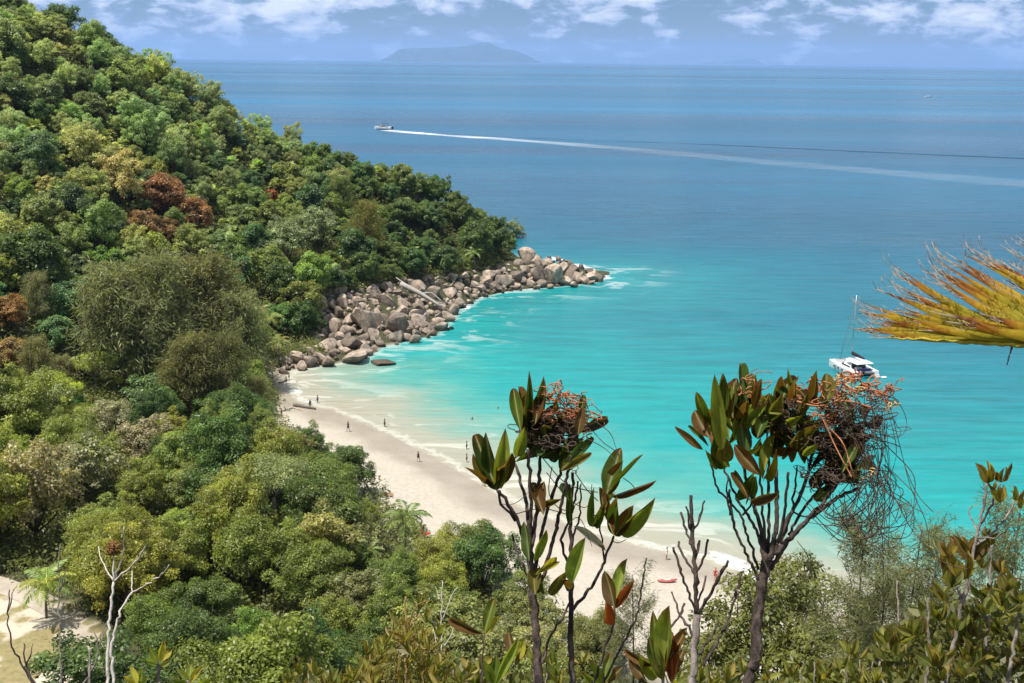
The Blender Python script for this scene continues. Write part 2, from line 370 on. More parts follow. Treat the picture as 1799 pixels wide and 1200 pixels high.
# wind lanes and slicks far out
lanes = m.noise(1.0, 5, 0.55, m.mapping(P_, (0.0007, 0.0055, 1), (0, 0, 0.12)), 0.6)
lanes2 = m.noise(1.0, 9, 0.68, m.mapping(P_, (0.000035, 0.00042, 1), (0, 0, 0.05)), 0.3)
ripple_t = m.noise(1.0, 5, 0.66, m.mapping(P_, (0.05, 0.34, 1), (0, 0, 0.08)))
farm = m.rng(off, 60, 500, 0.0, 1.0)
tone = m.math('ADD', m.math('MULTIPLY', m.math('SUBTRACT', lanes, 0.5), m.math('MULTIPLY', farm, 1.5)), m.math('MULTIPLY', m.math('SUBTRACT', ripple_t, 0.5), m.rng(off, 10, 60, 0.15, 1.15)))
tone = m.math('ADD', tone, m.math('MULTIPLY', m.math('SUBTRACT', lanes2, 0.5), m.math('MULTIPLY', farm, 3.8))); tone = m.math('MAXIMUM', m.math('ADD', tone, 1.0), 0.45)
vm = m.n('ShaderNodeVectorMath', operation='SCALE'); m.l(wcol, vm.inputs[0]); m.l(tone, vm.inputs['Scale'])
# foam lace on the swash edge
fn = m.noise(0.35, 5, 0.65, P_, 0.8); edn = m.math('ADD', edge, m.math('MULTIPLY', m.math('SUBTRACT', fn, 0.5), 6.0))
lace = m.math('MULTIPLY', m.rng(edn, 0.2, 1.0, 0, 1, True), m.rng(edn, 1.2, 2.6, 1, 0, True))
lace2 = m.math('MULTIPLY', m.rng(m.noise(0.11, 5, 0.6, m.mapping(P_, (0.5, 1.0, 1), (0, 0, 0.6)), 1.2), 0.535, 0.62, 0, 0.55, True), m.rng(edge, 3, 26, 1.0, 0.0, True))
foamf = m.math('MAXIMUM', m.math('MULTIPLY', lace, 0.28), m.math('MULTIPLY', lace2, 0.6))
wc2 = m.mix(foamf, vm.outputs[0], (0.66, 0.66, 0.60, 1))
w1 = m.noise(1.0, 4, 0.6, m.mapping(P_, (0.16, 0.62, 1), (0, 0, 0.10))); w2 = m.noise(1.0, 3, 0.6, m.mapping(P_, (0.030, 0.13, 1), (0, 0, -0.12)))
hgt = m.math('ADD', m.math('MULTIPLY', w1, 0.30), m.math('MULTIPLY', w2, 1.1))
bmp = m.bump(hgt, 0.75, 1.0)
b = m.bsdf(wc2, m.rng(lanes, 0.35, 0.65, 0.24, 0.36), 0.22, bmp); b.inputs['IOR'].default_value = 1.333
SEA_MAT = m.done(b.outputs[0])
sea = link('sea', sea_me, SEA_MAT); tag(sea, 'turquoise bay water deepening to blue open sea', None, kind='structure')

# ---- white water: foam sheets lying on the sea
def foam_mat(name, scale, lo, hi, col=(0.80, 0.83, 0.84, 1), stretch=(1, 1, 1)):
    m = NT(name); o = m.pos(); e = m.attr('fade'); nz = m.noise(scale, 6, 0.68, m.mapping(o, stretch), 0.6)
    a = m.rng(m.math('ADD', nz, m.math('MULTIPLY', m.math('SUBTRACT', e, 0.5), 0.9)), lo, hi, 0, 1, True); a = m.math('MULTIPLY', a, m.rng(e, 0.05, 0.85, 0.06, 1.0))
    b = m.bsdf(col, 0.75, 0.2); t = m.n('ShaderNodeBsdfTransparent'); mx = m.n('ShaderNodeMixShader')
    m.l(a, mx.inputs[0]); m.l(t.outputs[0], mx.inputs[1]); m.l(b.outputs[0], mx.inputs[2]); return m.done(mx.outputs[0])
def ribbon(name, cl, widths, fades, mat, z=0.02, cross=9, seed=0, sharp=1.0):
    """foam ribbon along a centre line (world x,y); fade falls to the sides"""
    cl = np.asarray(cl, float); n = len(cl); T = np.gradient(cl, axis=0); T /= np.linalg.norm(T, axis=1)[:, None]; N = np.stack([-T[:, 1], T[:, 0]], 1)
    u = np.linspace(-1, 1, cross); V = (cl[:, None, :] + N[:, None, :] * (u[None, :, None] * np.asarray(widths)[:, None, None] * 0.5)).reshape(-1, 2)
    fd = (np.asarray(fades)[:, None] * (1 - np.abs(u[None, :]) ** (2 * sharp))).ravel(); q = np.arange(n * cross).reshape(n, cross)
    Fs = np.stack([q[:-1, :-1], q[:-1, 1:], q[1:, 1:], q[1:, :-1]], -1).reshape(-1, 4)
    zz = np.full((len(V), 1), z)
    return link(name, mesh_np(name, np.hstack([V, zz]), Fs, True, {'fade': ('POINT', fd)}), mat)
def resample(L, n):
    L = np.asarray(L, float); d = np.concatenate([[0], np.cumsum(np.linalg.norm(np.diff(L, axis=0), axis=1))]); t = np.linspace(0, d[-1], n)
    return np.stack([np.interp(t, d, L[:, k]) for k in range(L.shape[1])], 1)
m = NT('wake_foam'); e_ = m.attr('fade'); nz = m.noise(0.05, 6, 0.68, m.mapping(m.pos(), (0.3, 1, 1)), 0.6)
al_ = m.math('MULTIPLY', m.math('POWER', e_, 1.35), m.rng(nz, 0.34, 0.62, 0.25, 1.0), True); b = m.bsdf((0.72, 0.76, 0.78, 1), 0.75, 0.2); t_ = m.n('ShaderNodeBsdfTransparent'); mx = m.n('ShaderNodeMixShader')
m.l(al_, mx.inputs[0]); m.l(t_.outputs[0], mx.inputs[1]); m.l(b.outputs[0], mx.inputs[2]); FOAM_WAKE = m.done(mx.outputs[0])
wk = resample([at_z(x, y)[:2] for x, y in [(676,229),(760,236),(860,243),(1000,253),(1150,266),(1330,283),(1550,302),(1900,331)]], 160)
tt = np.linspace(0, 1, 160); wkw = 16 + 36 * tt + 4 * np.sin(tt * 37); wkf = 1.0 - 0.84 * smooth01(tt ** .7 * 1.35)
o = ribbon('boat_wake', wk, wkw, wkf, FOAM_WAKE, 0.05, 11, 0, 2.2); tag(o, 'long white foaming wake trailing behind the motor boat', 'wake', kind='stuff')
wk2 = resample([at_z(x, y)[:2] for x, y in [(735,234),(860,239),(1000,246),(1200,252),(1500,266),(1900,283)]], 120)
o = ribbon('boat_wake', wk2, np.linspace(6, 20, 120), np.linspace(.5, .62, 120), foam_mat('wake_wave_shade', 0.03, 0.30, 0.6, (0.012, 0.045, 0.085, 1), (0.2, 1, 1)), 0.04); tag(o, 'thin dark strip of painted wave shade running beside the white wake', 'wake', kind='stuff')  # flat dark sheet paints the wave face that mirrors less sky
FOAM_SHORE = foam_mat('shore_foam', 0.28, 0.42, 0.60)
tipl = resample([at_z(x, y)[:2] for x, y in [(962,452),(990,459),(1015,466),(1040,473),(1058,481),(1066,490)]], 40)
o = ribbon('surf_foam', tipl, np.linspace(7, 10, 40), .30 + .5 * fbm(np.arange(40) * .3, np.ones(40), 3, 61), FOAM_SHORE, 0.06); tag(o, 'white surf breaking around the outermost boulders of the point', 'surf', kind='stuff')
inl = resample(rock_line, 120); nrm = np.gradient(inl, axis=0); nrm /= np.linalg.norm(nrm, axis=1)[:, None]
inl = inl + np.stack([-nrm[:, 1], nrm[:, 0]], 1) * 0.6 + (NR.random((120, 2)) - .5) * 1.2
o = ribbon('surf_foam', inl, 3.5 + 4.5 * fbm(np.arange(120) * .21, np.zeros(120), 3, 3), 0.12 + 0.55 * fbm(np.arange(120) * .16, np.ones(120), 3, 8), FOAM_SHORE, 0.05); tag(o, 'thin white foam lapping along the foot of the boulder shore', 'surf', kind='stuff')
sw = resample(beach_line[8:17], 110); nrm = np.gradient(sw, axis=0); nrm /= np.linalg.norm(nrm, axis=1)[:, None]; off_ = np.stack([-nrm[:, 1], nrm[:, 0]], 1)
bias = np.interp(np.arange(110), [0, 25, 50, 80, 100, 109], [.05, .15, .62, .7, .4, 0])
o = ribbon('surf_foam', sw + off_ * (1.2 + 2.0 * fbm(np.arange(110) * .1, np.zeros(110), 3, 13))[:, None], 4 + 4 * bias, bias * (0.55 + .7 * fbm(np.arange(110) * .2, np.ones(110), 2, 17)), FOAM_SHORE, 0.07)
o.location.z += 0.0; tag(o, 'white broken wave washing onto the near beach', 'surf', kind='stuff')
sw2 = resample(beach_line[0:4], 50)
o = ribbon('surf_foam', sw2 + np.array([1.5, 1.0]), 6 + 0 * np.arange(50), 0.28 + .35 * fbm(np.arange(50) * .2, np.ones(50), 2, 27), FOAM_SHORE, 0.06); tag(o, 'pale foam in the corner where beach meets boulders', 'surf', kind='stuff')

# ---- concrete lane bottom left
lane = np.array([at_z(x, y, 3.1)[:2] for x, y in [(-120,985),(-20,1018),(60,1052),(120,1085),(160,1115),(188,1150),(200,1200),(205,1280)]]); lane = resample(lane, 40)
lane = np.stack([np.convolve(np.pad(lane[:, k], 2, mode='edge'), np.ones(5) / 5, 'valid') for k in (0, 1)], 1)
T = np.gradient(lane, axis=0); T /= np.linalg.norm(T, axis=1)[:, None]; N = np.stack([-T[:, 1], T[:, 0]], 1); us = np.linspace(-1.6, 1.6, 7)
LV = (lane[:, None, :] + N[:, None, :] * us[None, :, None]).reshape(-1, 2); lz = hq(LV) + 0.05; q = np.arange(280).reshape(40, 7)
LF = np.stack([q[:-1, :-1], q[:-1, 1:], q[1:, 1:], q[1:, :-1]], -1).reshape(-1, 4)
m = NT('lane_concrete'); P_ = m.pos(); a = m.noise(0.7, 5, 0.6, P_); c = m.mix(m.rng(a, 0.3, 0.7), (0.28, 0.24, 0.185, 1), (0.40, 0.35, 0.28, 1))
o = link('lane', mesh_np('lane', np.column_stack([LV, lz]), LF, True), m.done(m.bsdf(c, 0.85, 0.2, m.bump(m.noise(9, 4, .6, P_), 0.3, 0.03)).outputs[0])); tag(o, 'sand-strewn concrete lane at the foot of the trees', None, kind='structure')

# ---- far islands on the horizon
ISL = plain('island_forest_far', (0.05, 0.075, 0.035), 0.9, 0.1, 0.35, 0.004)
def island(name, prof, dist, label, depth):
    """ridge mass: profile given as (px, py) along the skyline, built as a real hill body with depth"""
    xs = np.linspace(prof[0][0], prof[-1][0], 90); ys = np.interp(xs, [p[0] for p in prof], [p[1] for p in prof])
    V = []; rows = np.linspace(-1, 1, 21)
    for i, (x, y) in enumerate(zip(xs, ys)):
        p = at_y(x, y, dist); hgt = max(p[2] + 3, 0) * (1 + 0.05 * (vnoise(i * .5, 0, 3) - .5)); edge = math.sin(math.pi * i / 89) ** 0.5
        for r_ in rows:
            hh = hgt * (1 - abs(r_) ** 1.5) * (0.86 + 0.28 * float(fbm(i * .35, r_ * 4, 3, 5))) if abs(r_) > 0.02 else hgt
            V.append((p[0], dist + r_ * depth * (0.25 + .75 * edge), hh - 12 if abs(r_) > .98 else hh))
    q = np.arange(90 * 21).reshape(90, 21); Fs = np.stack([q[:-1, :-1], q[1:, :-1], q[1:, 1:], q[:-1, 1:]], -1).reshape(-1, 4)
    o = link(name, mesh_np(name, V, Fs, True), ISL); return tag(o, label, 'island')
island('island', [(668,108),(690,95),(703,86),(730,84.5),(775,84),(805,83),(825,80),(840,76),(851,74),(862,76.5),(875,84),(890,87),(905,89),(925,97),(942,106),(950,109)], 40000, 'large hazy blue island with a central peak on the horizon', 2600)
island('island', [(1226,114),(1238,109),(1250,108),(1262,111.5),(1275,109),(1290,106),(1305,105),(1320,103),(1332,107),(1345,113)], 56000, 'small low hazy island on the horizon right of the big one', 900)

# ---- the air
hb = MB(); hb.box((-46000, -400, -30), (46000, 62000, 800))
hz_o = hb.obj('haze', None); hm = bpy.data.materials.new('haze_air'); hm.use_nodes = True; hm.node_tree.nodes.clear()
pv = hm.node_tree.nodes.new('ShaderNodeVolumePrincipled'); ho = hm.node_tree.nodes.new('ShaderNodeOutputMaterial'); hm.node_tree.links.new(pv.outputs[0], ho.inputs['Volume'])
pv.inputs['Color'].default_value = (0.38, 0.57, 0.90, 1); pv.inputs['Density'].default_value = 3.3e-5; pv.inputs['Anisotropy'].default_value = 0.2
hz_o.data.materials.append(hm); tag(hz_o, 'thin sea haze over the whole view', None, kind='stuff')
# ================================================================ VEGETATION
LEAF = leaf_mat('foliage', 0.46, warm=.22); NEEDLE = leaf_mat('needle_foliage', 0.45, 0.6, 0.15, 0.2); PALMLEAF = leaf_mat('palm_foliage', 0.3, 0.38, 0.4, 0.3)
BARK_D = bark_mat('bark_dark', (0.035, 0.028, 0.02, 1), (0.13, 0.105, 0.08, 1)); BARK_P = bark_mat('bark_pale', (0.22, 0.19, 0.155, 1), (0.42, 0.385, 0.33, 1))
BARK_PALM = bark_mat('bark_palm', (0.12, 0.10, 0.075, 1), (0.27, 0.23, 0.18, 1), 6)

def unit(v): return v / (np.linalg.norm(v, axis=-1, keepdims=True) + 1e-9)
def leaves_np(base, axis, normal, L, Wd, fold=0.18, rng=NR):
    """diamond leaves with a fold along the rib; arrays of base points, axis directions, normals, lengths, widths"""
    side = unit(np.cross(axis, normal)); nn = np.cross(side, axis); L = L[:, None]; Wd = Wd[:, None]
    tip = base + axis * L; midp = base + axis * L * 0.45
    a = midp + side * Wd * 0.5 + nn * Wd * fold; b = midp - side * Wd * 0.5 + nn * Wd * fold
    V = np.stack([base, a, tip - nn * L * 0.06, b], 1).reshape(-1, 3)
    n = len(base); F = (np.arange(n)[:, None] * 4 + np.array([[0, 1, 2, 3]])); return V, F
def leaf_mesh(name, parts, var):
    V = np.vstack([p[0] for p in parts]); o = 0; Fs = []
    for p in parts: Fs.append(p[1] + o); o += len(p[0])
    return mesh_np(name, V, np.vstack(Fs), False, {'var': ('FACE', var)})

def limb_tree(rng, tips, trunk_h, r0, mb, lean=(0, 0)):
    """tapered trunk with limbs bending out to the tips"""
    base = np.array([0, 0, -0.8]); fork = np.array([lean[0], lean[1], trunk_h])
    P = np.array([base, base * .6 + fork * .4 + rng.normal(0, .12, 3) * [1, 1, 0], fork]); mb.tube(resample(P, 6), np.linspace(r0 * 1.25, r0 * .8, 6), 7)
    for t in tips:
        midp = fork * .55 + t * .45 + np.array([0, 0, -0.12 * np.linalg.norm(t - fork)]) + rng.normal(0, .25, 3)
        mb.tube(resample(np.array([fork * 1.0, midp, t]), 6), np.linspace(r0 * .55, r0 * .1, 6), 5)

def broadleaf(seed, Rw, Rh, nl, per, lsize, trunk_h, flat=False, open_=0.0, lobe=(0.16, 0.29)):
    """crown of leafy clumps around limb ends; returns crown mesh, trunk mesh"""
    rng = np.random.default_rng(seed); cs = []; tries = 0
    while len(cs) < nl and tries < 4000:
        tries += 1; d = unit(rng.normal(0, 1, 3)); d[2] = d[2] if d[2] > -.45 else abs(d[2])
        rr = rng.uniform(0.45, 0.88) if len(cs) > nl * .25 else rng.uniform(0.0, .5)
        c = d * rr * np.array([Rw, Rw, Rh]); lump = .62 + .85 * float(vnoise(d[0] * 2.1 + seed * 3.3 + 20, d[1] * 2.1 + d[2] * 1.7 + 20, seed)); c = c * lump
        if flat: c[2] = Rh * (0.55 - 0.5 * (np.hypot(c[0], c[1]) / Rw) ** 2) + rng.uniform(-.35, .2) * Rh
        if all(np.linalg.norm((c - q[0])) > 0.17 * Rw for q in cs): cs.append((c, rng.uniform(*lobe) * Rw))
    cz = trunk_h + Rh * (0.45 if flat else 0.62); parts = []; var = []
    for c, lr in cs:
        n = int(per * (lr / (0.30 * Rw)) ** 2 * rng.uniform(.8, 1.2) * (1 - open_)); d = unit(rng.normal(0, 1, (n, 3)))
        d[:, 2] = np.where(rng.random(n) < 0.6, np.abs(d[:, 2]), d[:, 2]); d = unit(d)
        lk = rng.uniform(.8, 1.25); sc_ = np.array([1, 1, 0.42 if flat else 0.85]); rr = lr * rng.uniform(0.55, 1.05, n) * (0.8 + 0.4 * vnoise(d[:, 0] * 3 + seed, d[:, 1] * 3 + d[:, 2] * 2, seed))
        p = c + d * sc_ * rr[:, None] + np.array([0, 0, cz])
        out = unit(d * [1, 1, .8] + unit(c + 1e-6) * .35)
        nrm_ = unit(out * 0.8 + np.array([0, 0, .65]) + rng.normal(0, .55, (n, 3)))
        ax = unit(np.cross(nrm_, rng.normal(0, 1, (n, 3)))); ax = unit(ax + np.array([0, 0, -.15]))
        parts.append(leaves_np(p, ax, nrm_, lsize * rng.uniform(.7, 1.4, n) * lk, lsize * rng.uniform(.42, .75, n) * lk))
        var.append(np.clip(0.42 + rng.normal(0, .16, n) + rng.normal(0, .13), 0, 1))
    crown = leaf_mesh('crown', parts, np.concatenate(var)); mb = MB()
    big = sorted(cs, key=lambda q: -q[1])[:9]
    limb_tree(rng, [q[0] + np.array([0, 0, cz]) for q in big], trunk_h * .75, 0.035 * Rw + 0.06, mb, rng.normal(0, .25, 2))
    return crown, mb.mesh('trunk', True)

def casuarina(seed, H, Rw, nb, per, nw=0.09, nl=(.4, .95), up_=(.35, .8), jit_=1.0, r0=None):
    """feathery tree: ascending branches hung with thin drooping needle sprays"""
    rng = np.random.default_rng(seed); parts = []; var = []; mb = MB()
    lean = rng.normal(0, .04, 2) * H; spine = np.array([[0, 0, -.8], [lean[0] * .4, lean[1] * .4, H * .5], [lean[0], lean[1], H * .97]])
    sp = resample(spine, 14); mb.tube(sp, np.linspace(r0 or .16 + H * .008, .03 if r0 is None else .008, 14), 6)
    for i in range(nb):
        t = rng.uniform(.18, 1.0) ** .85; z0 = t * H * .96; k = t * 13; a = sp[int(k)] * (1 - k % 1) + sp[min(int(k) + 1, 13)] * (k % 1)
        az = rng.uniform(0, 2 * math.pi); ln = Rw * (1.05 - .62 * t ** 2.0) * rng.uniform(.6, 1.15); up = rng.uniform(*up_)
        tip = a + np.array([math.cos(az) * ln, math.sin(az) * ln, up * ln]); midp = (a + tip) / 2 - np.array([0, 0, .05 * ln])
        br = resample(np.array([a, midp, tip]), 6)
        if i % 2 == 0: mb.tube(br, np.linspace(.045, .012, 6) * (1 if r0 is None else r0 * 3.0), 4)
        n = int(per * (ln / Rw + .35)); u = rng.uniform(.25, 1.08, n); q = u * 5; qi = np.clip(q.astype(int), 0, 4)
        p = br[qi] * (1 - (q - qi))[:, None] + br[qi + 1] * (q - qi)[:, None] + rng.normal(0, (.16 * ln ** .5 + .1) * jit_, (n, 3))
        ax = unit(np.array([math.cos(az), math.sin(az), -.15]) * .55 + rng.normal(0, .55, (n, 3)) + np.array([0, 0, -.45 + .9 * t * rng.random()]))
        nr = unit(rng.normal(0, 1, (n, 3)) + [0, 0, .5])
        parts.append(leaves_np(p, ax, nr, rng.uniform(*nl, n), nw * rng.uniform(.7, 1.5, n), 0.05)); var.append(np.clip(.42 + rng.normal(0, .17, n) + rng.normal(0, .1), 0, 1))
    return leaf_mesh('crown', parts, np.concatenate(var)), mb.mesh('trunk', True)

def frond_mesh(seed, L=3.4, n=26):
    """coconut frond: arched rib with two rows of hanging leaflets; grows along +X, arches down"""
    rng = np.random.default_rng(seed); t = np.linspace(0, 1, 12); rib = np.stack([L * (t - .16 * t ** 3), 0 * t, L * (.42 * t - .72 * t ** 2.2)], 1)
    u = np.linspace(.12, .99, n); pts = np.stack([np.interp(u, t, rib[:, k]) for k in range(3)], 1); tang = unit(np.gradient(pts, axis=0)); V = []; Fs = []; var = []
    for sgn in (-1, 1):
        ln = .95 * np.sin(np.pi * (u * .82 + .14)) * rng.uniform(.8, 1.1, n) * L / 3.4; ax = unit(tang * .5 + np.array([0, sgn, -.32]) + rng.normal(0, .07, (n, 3)))
        v, f = leaves_np(pts, ax, np.tile([0, 0, 1.0], (n, 1)) + rng.normal(0, .2, (n, 3)), ln, np.full(n, .115), .1); Fs.append(f + sum(len(q) for q in V)); V.append(v); var.append(np.clip(.5 + rng.normal(0, .16, n), 0, 1))
    o = sum(len(q) for q in V); w = .035 * (1 - .8 * t); rv = np.stack([rib + np.stack([0*w, w, 0*w], 1), rib - np.stack([0*w, w, 0*w], 1)], 1).reshape(-1, 3)
    rf = np.array([(2*i, 2*i+1, 2*i+3, 2*i+2) for i in range(11)]) + o; V.append(rv); Fs.append(rf); var.append(np.full(11, .95))
    return mesh_np('frond', np.vstack(V), np.vstack(Fs), False, {'var': ('FACE', np.concatenate(var))})

def fan_palm(seed):
    """small fan-leaved palm as seen on the hillside: crown of stiff split fans on stalks"""
    rng = np.random.default_rng(seed); parts = []; var = []
    for i in range(26):
        az = rng.uniform(0, 6.283); el_ = rng.uniform(-.35, 1.35); d = np.array([math.cos(az) * math.cos(el_), math.sin(az) * math.cos(el_), math.sin(el_)])
        hub = d * rng.uniform(.7, 1.1) + np.array([0, 0, 2.6]); k = 13; ph = np.linspace(-1.25, 1.25, k); sd_ = unit(np.cross(d, [0, 0, 1.0])); upv = np.cross(sd_, d)
        ax = unit(d[None] * np.cos(ph)[:, None] + sd_[None] * np.sin(ph)[:, None] - upv[None] * 0.25 * rng.random() + rng.normal(0, .05, (k, 3)))
        nr = np.tile(upv, (k, 1)) + rng.normal(0, .15, (k, 3)); parts.append(leaves_np(np.tile(hub, (k, 1)), ax, nr, rng.uniform(.95, 1.3, k), np.full(k, .26), .14)); var.append(np.clip(np.full(k, rng.uniform(.35, .85)) + rng.normal(0, .06, k), 0, 1))
    mb = MB(); mb.tube([[0, 0, -.8], [.05, 0, 1.2], [0, .04, 2.7]], [.13, .11, .09], 6)
    for p in parts[::2]: mb.tube([[0, 0, 2.5], p[0][0] * .55 + np.array([0, 0, 1.15]), p[0][0]], .02, 3, cap=False)
    return leaf_mesh('crown', parts, np.concatenate(var)), mb.mesh('trunk', True)

def bare_tree(seed, H=7.0, levels=4, spread=.55, r0=.16, twig=2):
    rng = np.random.default_rng(seed); mb = MB()
    def grow(p, d, L, r, lv):
        n = 4; pts = [p]; dd = d.copy()
        for _ in range(n): dd = unit(dd + rng.normal(0, .12, 3) + [0, 0, .05]); pts.append(pts[-1] + dd * L / n)
        mb.tube(pts, np.linspace(r, r * .62, n + 1), 5 if lv > 1 else 4)
        if lv <= 0: return
        for j in range(rng.integers(2, 4)): 
            nd = unit(dd + rng.normal(0, spread, 3)); grow(pts[-1] if j < 2 else pts[-2], nd, L * rng.uniform(.58, .8), r * .6, lv - 1)
    grow(np.array([0, 0, -.6]), np.array([0, 0, 1.0]), H * .38, r0, levels); return mb.mesh('trunk', True)

LIB = {'broad': [broadleaf(100 + i, rw, rh, nl, per, ls, th) for i, (rw, rh, nl, per, ls, th) in enumerate([(4.4,4.2,74,250,.42,1.6),(4.0,4.8,70,250,.40,1.8),(4.8,4.0,78,240,.44,1.4),(4.2,4.4,66,270,.38,1.6),(4.0,3.8,64,270,.46,1.4),(4.5,5.0,76,240,.42,2.0)])],
       'sparse': [broadleaf(140 + i, 4.4, 4.8, 70, 300, .33, 2.0, open_=.12, lobe=(.11, .23)) for i in range(5)],
       'near': [broadleaf(160 + i, rw, rh, 90, 560, .27, 2.4, lobe=(.13, .25)) for i, (rw, rh) in enumerate([(5.2,4.9),(4.9,5.2),(5.5,4.6),(4.8,5.0),(5.1,5.4)])],
       'umbrella': [broadleaf(180 + i, 6.0, 3.0, 26, 420, .27, 5.0, flat=True, lobe=(.22, .36)) for i in range(3)],
       'casuarina': [casuarina(200 + i, h, w, 150, 75) for i, (h, w) in enumerate([(13,4.2),(12,4.0),(14,4.6),(11,3.8)])],
       'fan': [fan_palm(220 + i) for i in range(4)],
       'bare': [(None, bare_tree(240 + i)) for i in range(4)]}
FRONDS = [frond_mesh(260 + i) for i in range(4)]
for k in LIB:
    for c, t in LIB[k]:
        if c: c.materials.append({'casuarina': NEEDLE, 'fan': PALMLEAF}.get(k, LEAF))
        t.materials.append({'umbrella': BARK_P, 'bare': BARK_P, 'fan': BARK_PALM}.get(k, BARK_D))
for f in FRONDS: f.materials.append(PALMLEAF)
NAMES = {'broad': 'broadleaf_tree', 'sparse': 'slender_tree', 'near': 'grove_tree', 'umbrella': 'umbrella_tree', 'casuarina': 'casuarina_tree', 'fan': 'fan_palm', 'bare': 'bare_tree'}
CATS = {'fan': 'palm', 'bare': 'dead tree'}
TREES = []
def tree(kind, x, y, scale, color, label, group=None, rz=None, z=None, zs=1.0, var=None):
    lib = LIB[kind]; c, t = lib[rnd.randrange(len(lib)) if var is None else var % len(lib)]
    e = empty(NAMES[kind], (x, y, hz_q(x, y) if z is None else z), rnd.uniform(0, 6.28) if rz is None else rz); k_ = .12 if group else .04; e.scale = (scale * rnd.uniform(1 - k_, 1 + k_), scale * rnd.uniform(1 - k_, 1 + k_), scale * zs * (rnd.uniform(.85, 1.18) if group else 1.0))
    tag(e, label, CATS.get(kind, 'tree'), group)
    o = link('trunk', t, None, e)
    if c: o = link('crown', c, None, e); o.color = (*color[:3], 1)
    TREES.append((x, y, kind, e)); return e
def hz_q(x, y): return float(hq([(x, y)])[0])
def jitc(c, s=.12):
    f = rnd.uniform(1 - s, 1 + s); return (c[0] * f * rnd.uniform(1 - s * .8, 1 + s * .8), c[1] * f, c[2] * f * rnd.uniform(1 - s, 1 + s))
CROWN_H = {'broad': 4.4, 'sparse': 5.0, 'near': 5.6, 'umbrella': 6.4, 'casuarina': 7.5, 'fan': 2.7, 'bare': 4.0}   # height of the crown's middle

# palette (foliage base colours)
C_OLIVE = (0.198, 0.238, 0.082); C_LIGHT = (0.255, 0.325, 0.122); C_MID = (0.182, 0.228, 0.050); C_DARK = (0.100, 0.150, 0.036); C_SAGE = (0.240, 0.280, 0.138)
C_YEL = (0.370, 0.380, 0.135); C_RUST = (0.26, 0.135, 0.060); C_GREY = (0.290, 0.285, 0.160); C_CAS = (0.225, 0.240, 0.112); C_BRIGHT = (0.165, 0.280, 0.055); C_ALB = (0.352, 0.410, 0.075); C_BLUEG = (0.140, 0.240, 0.092)
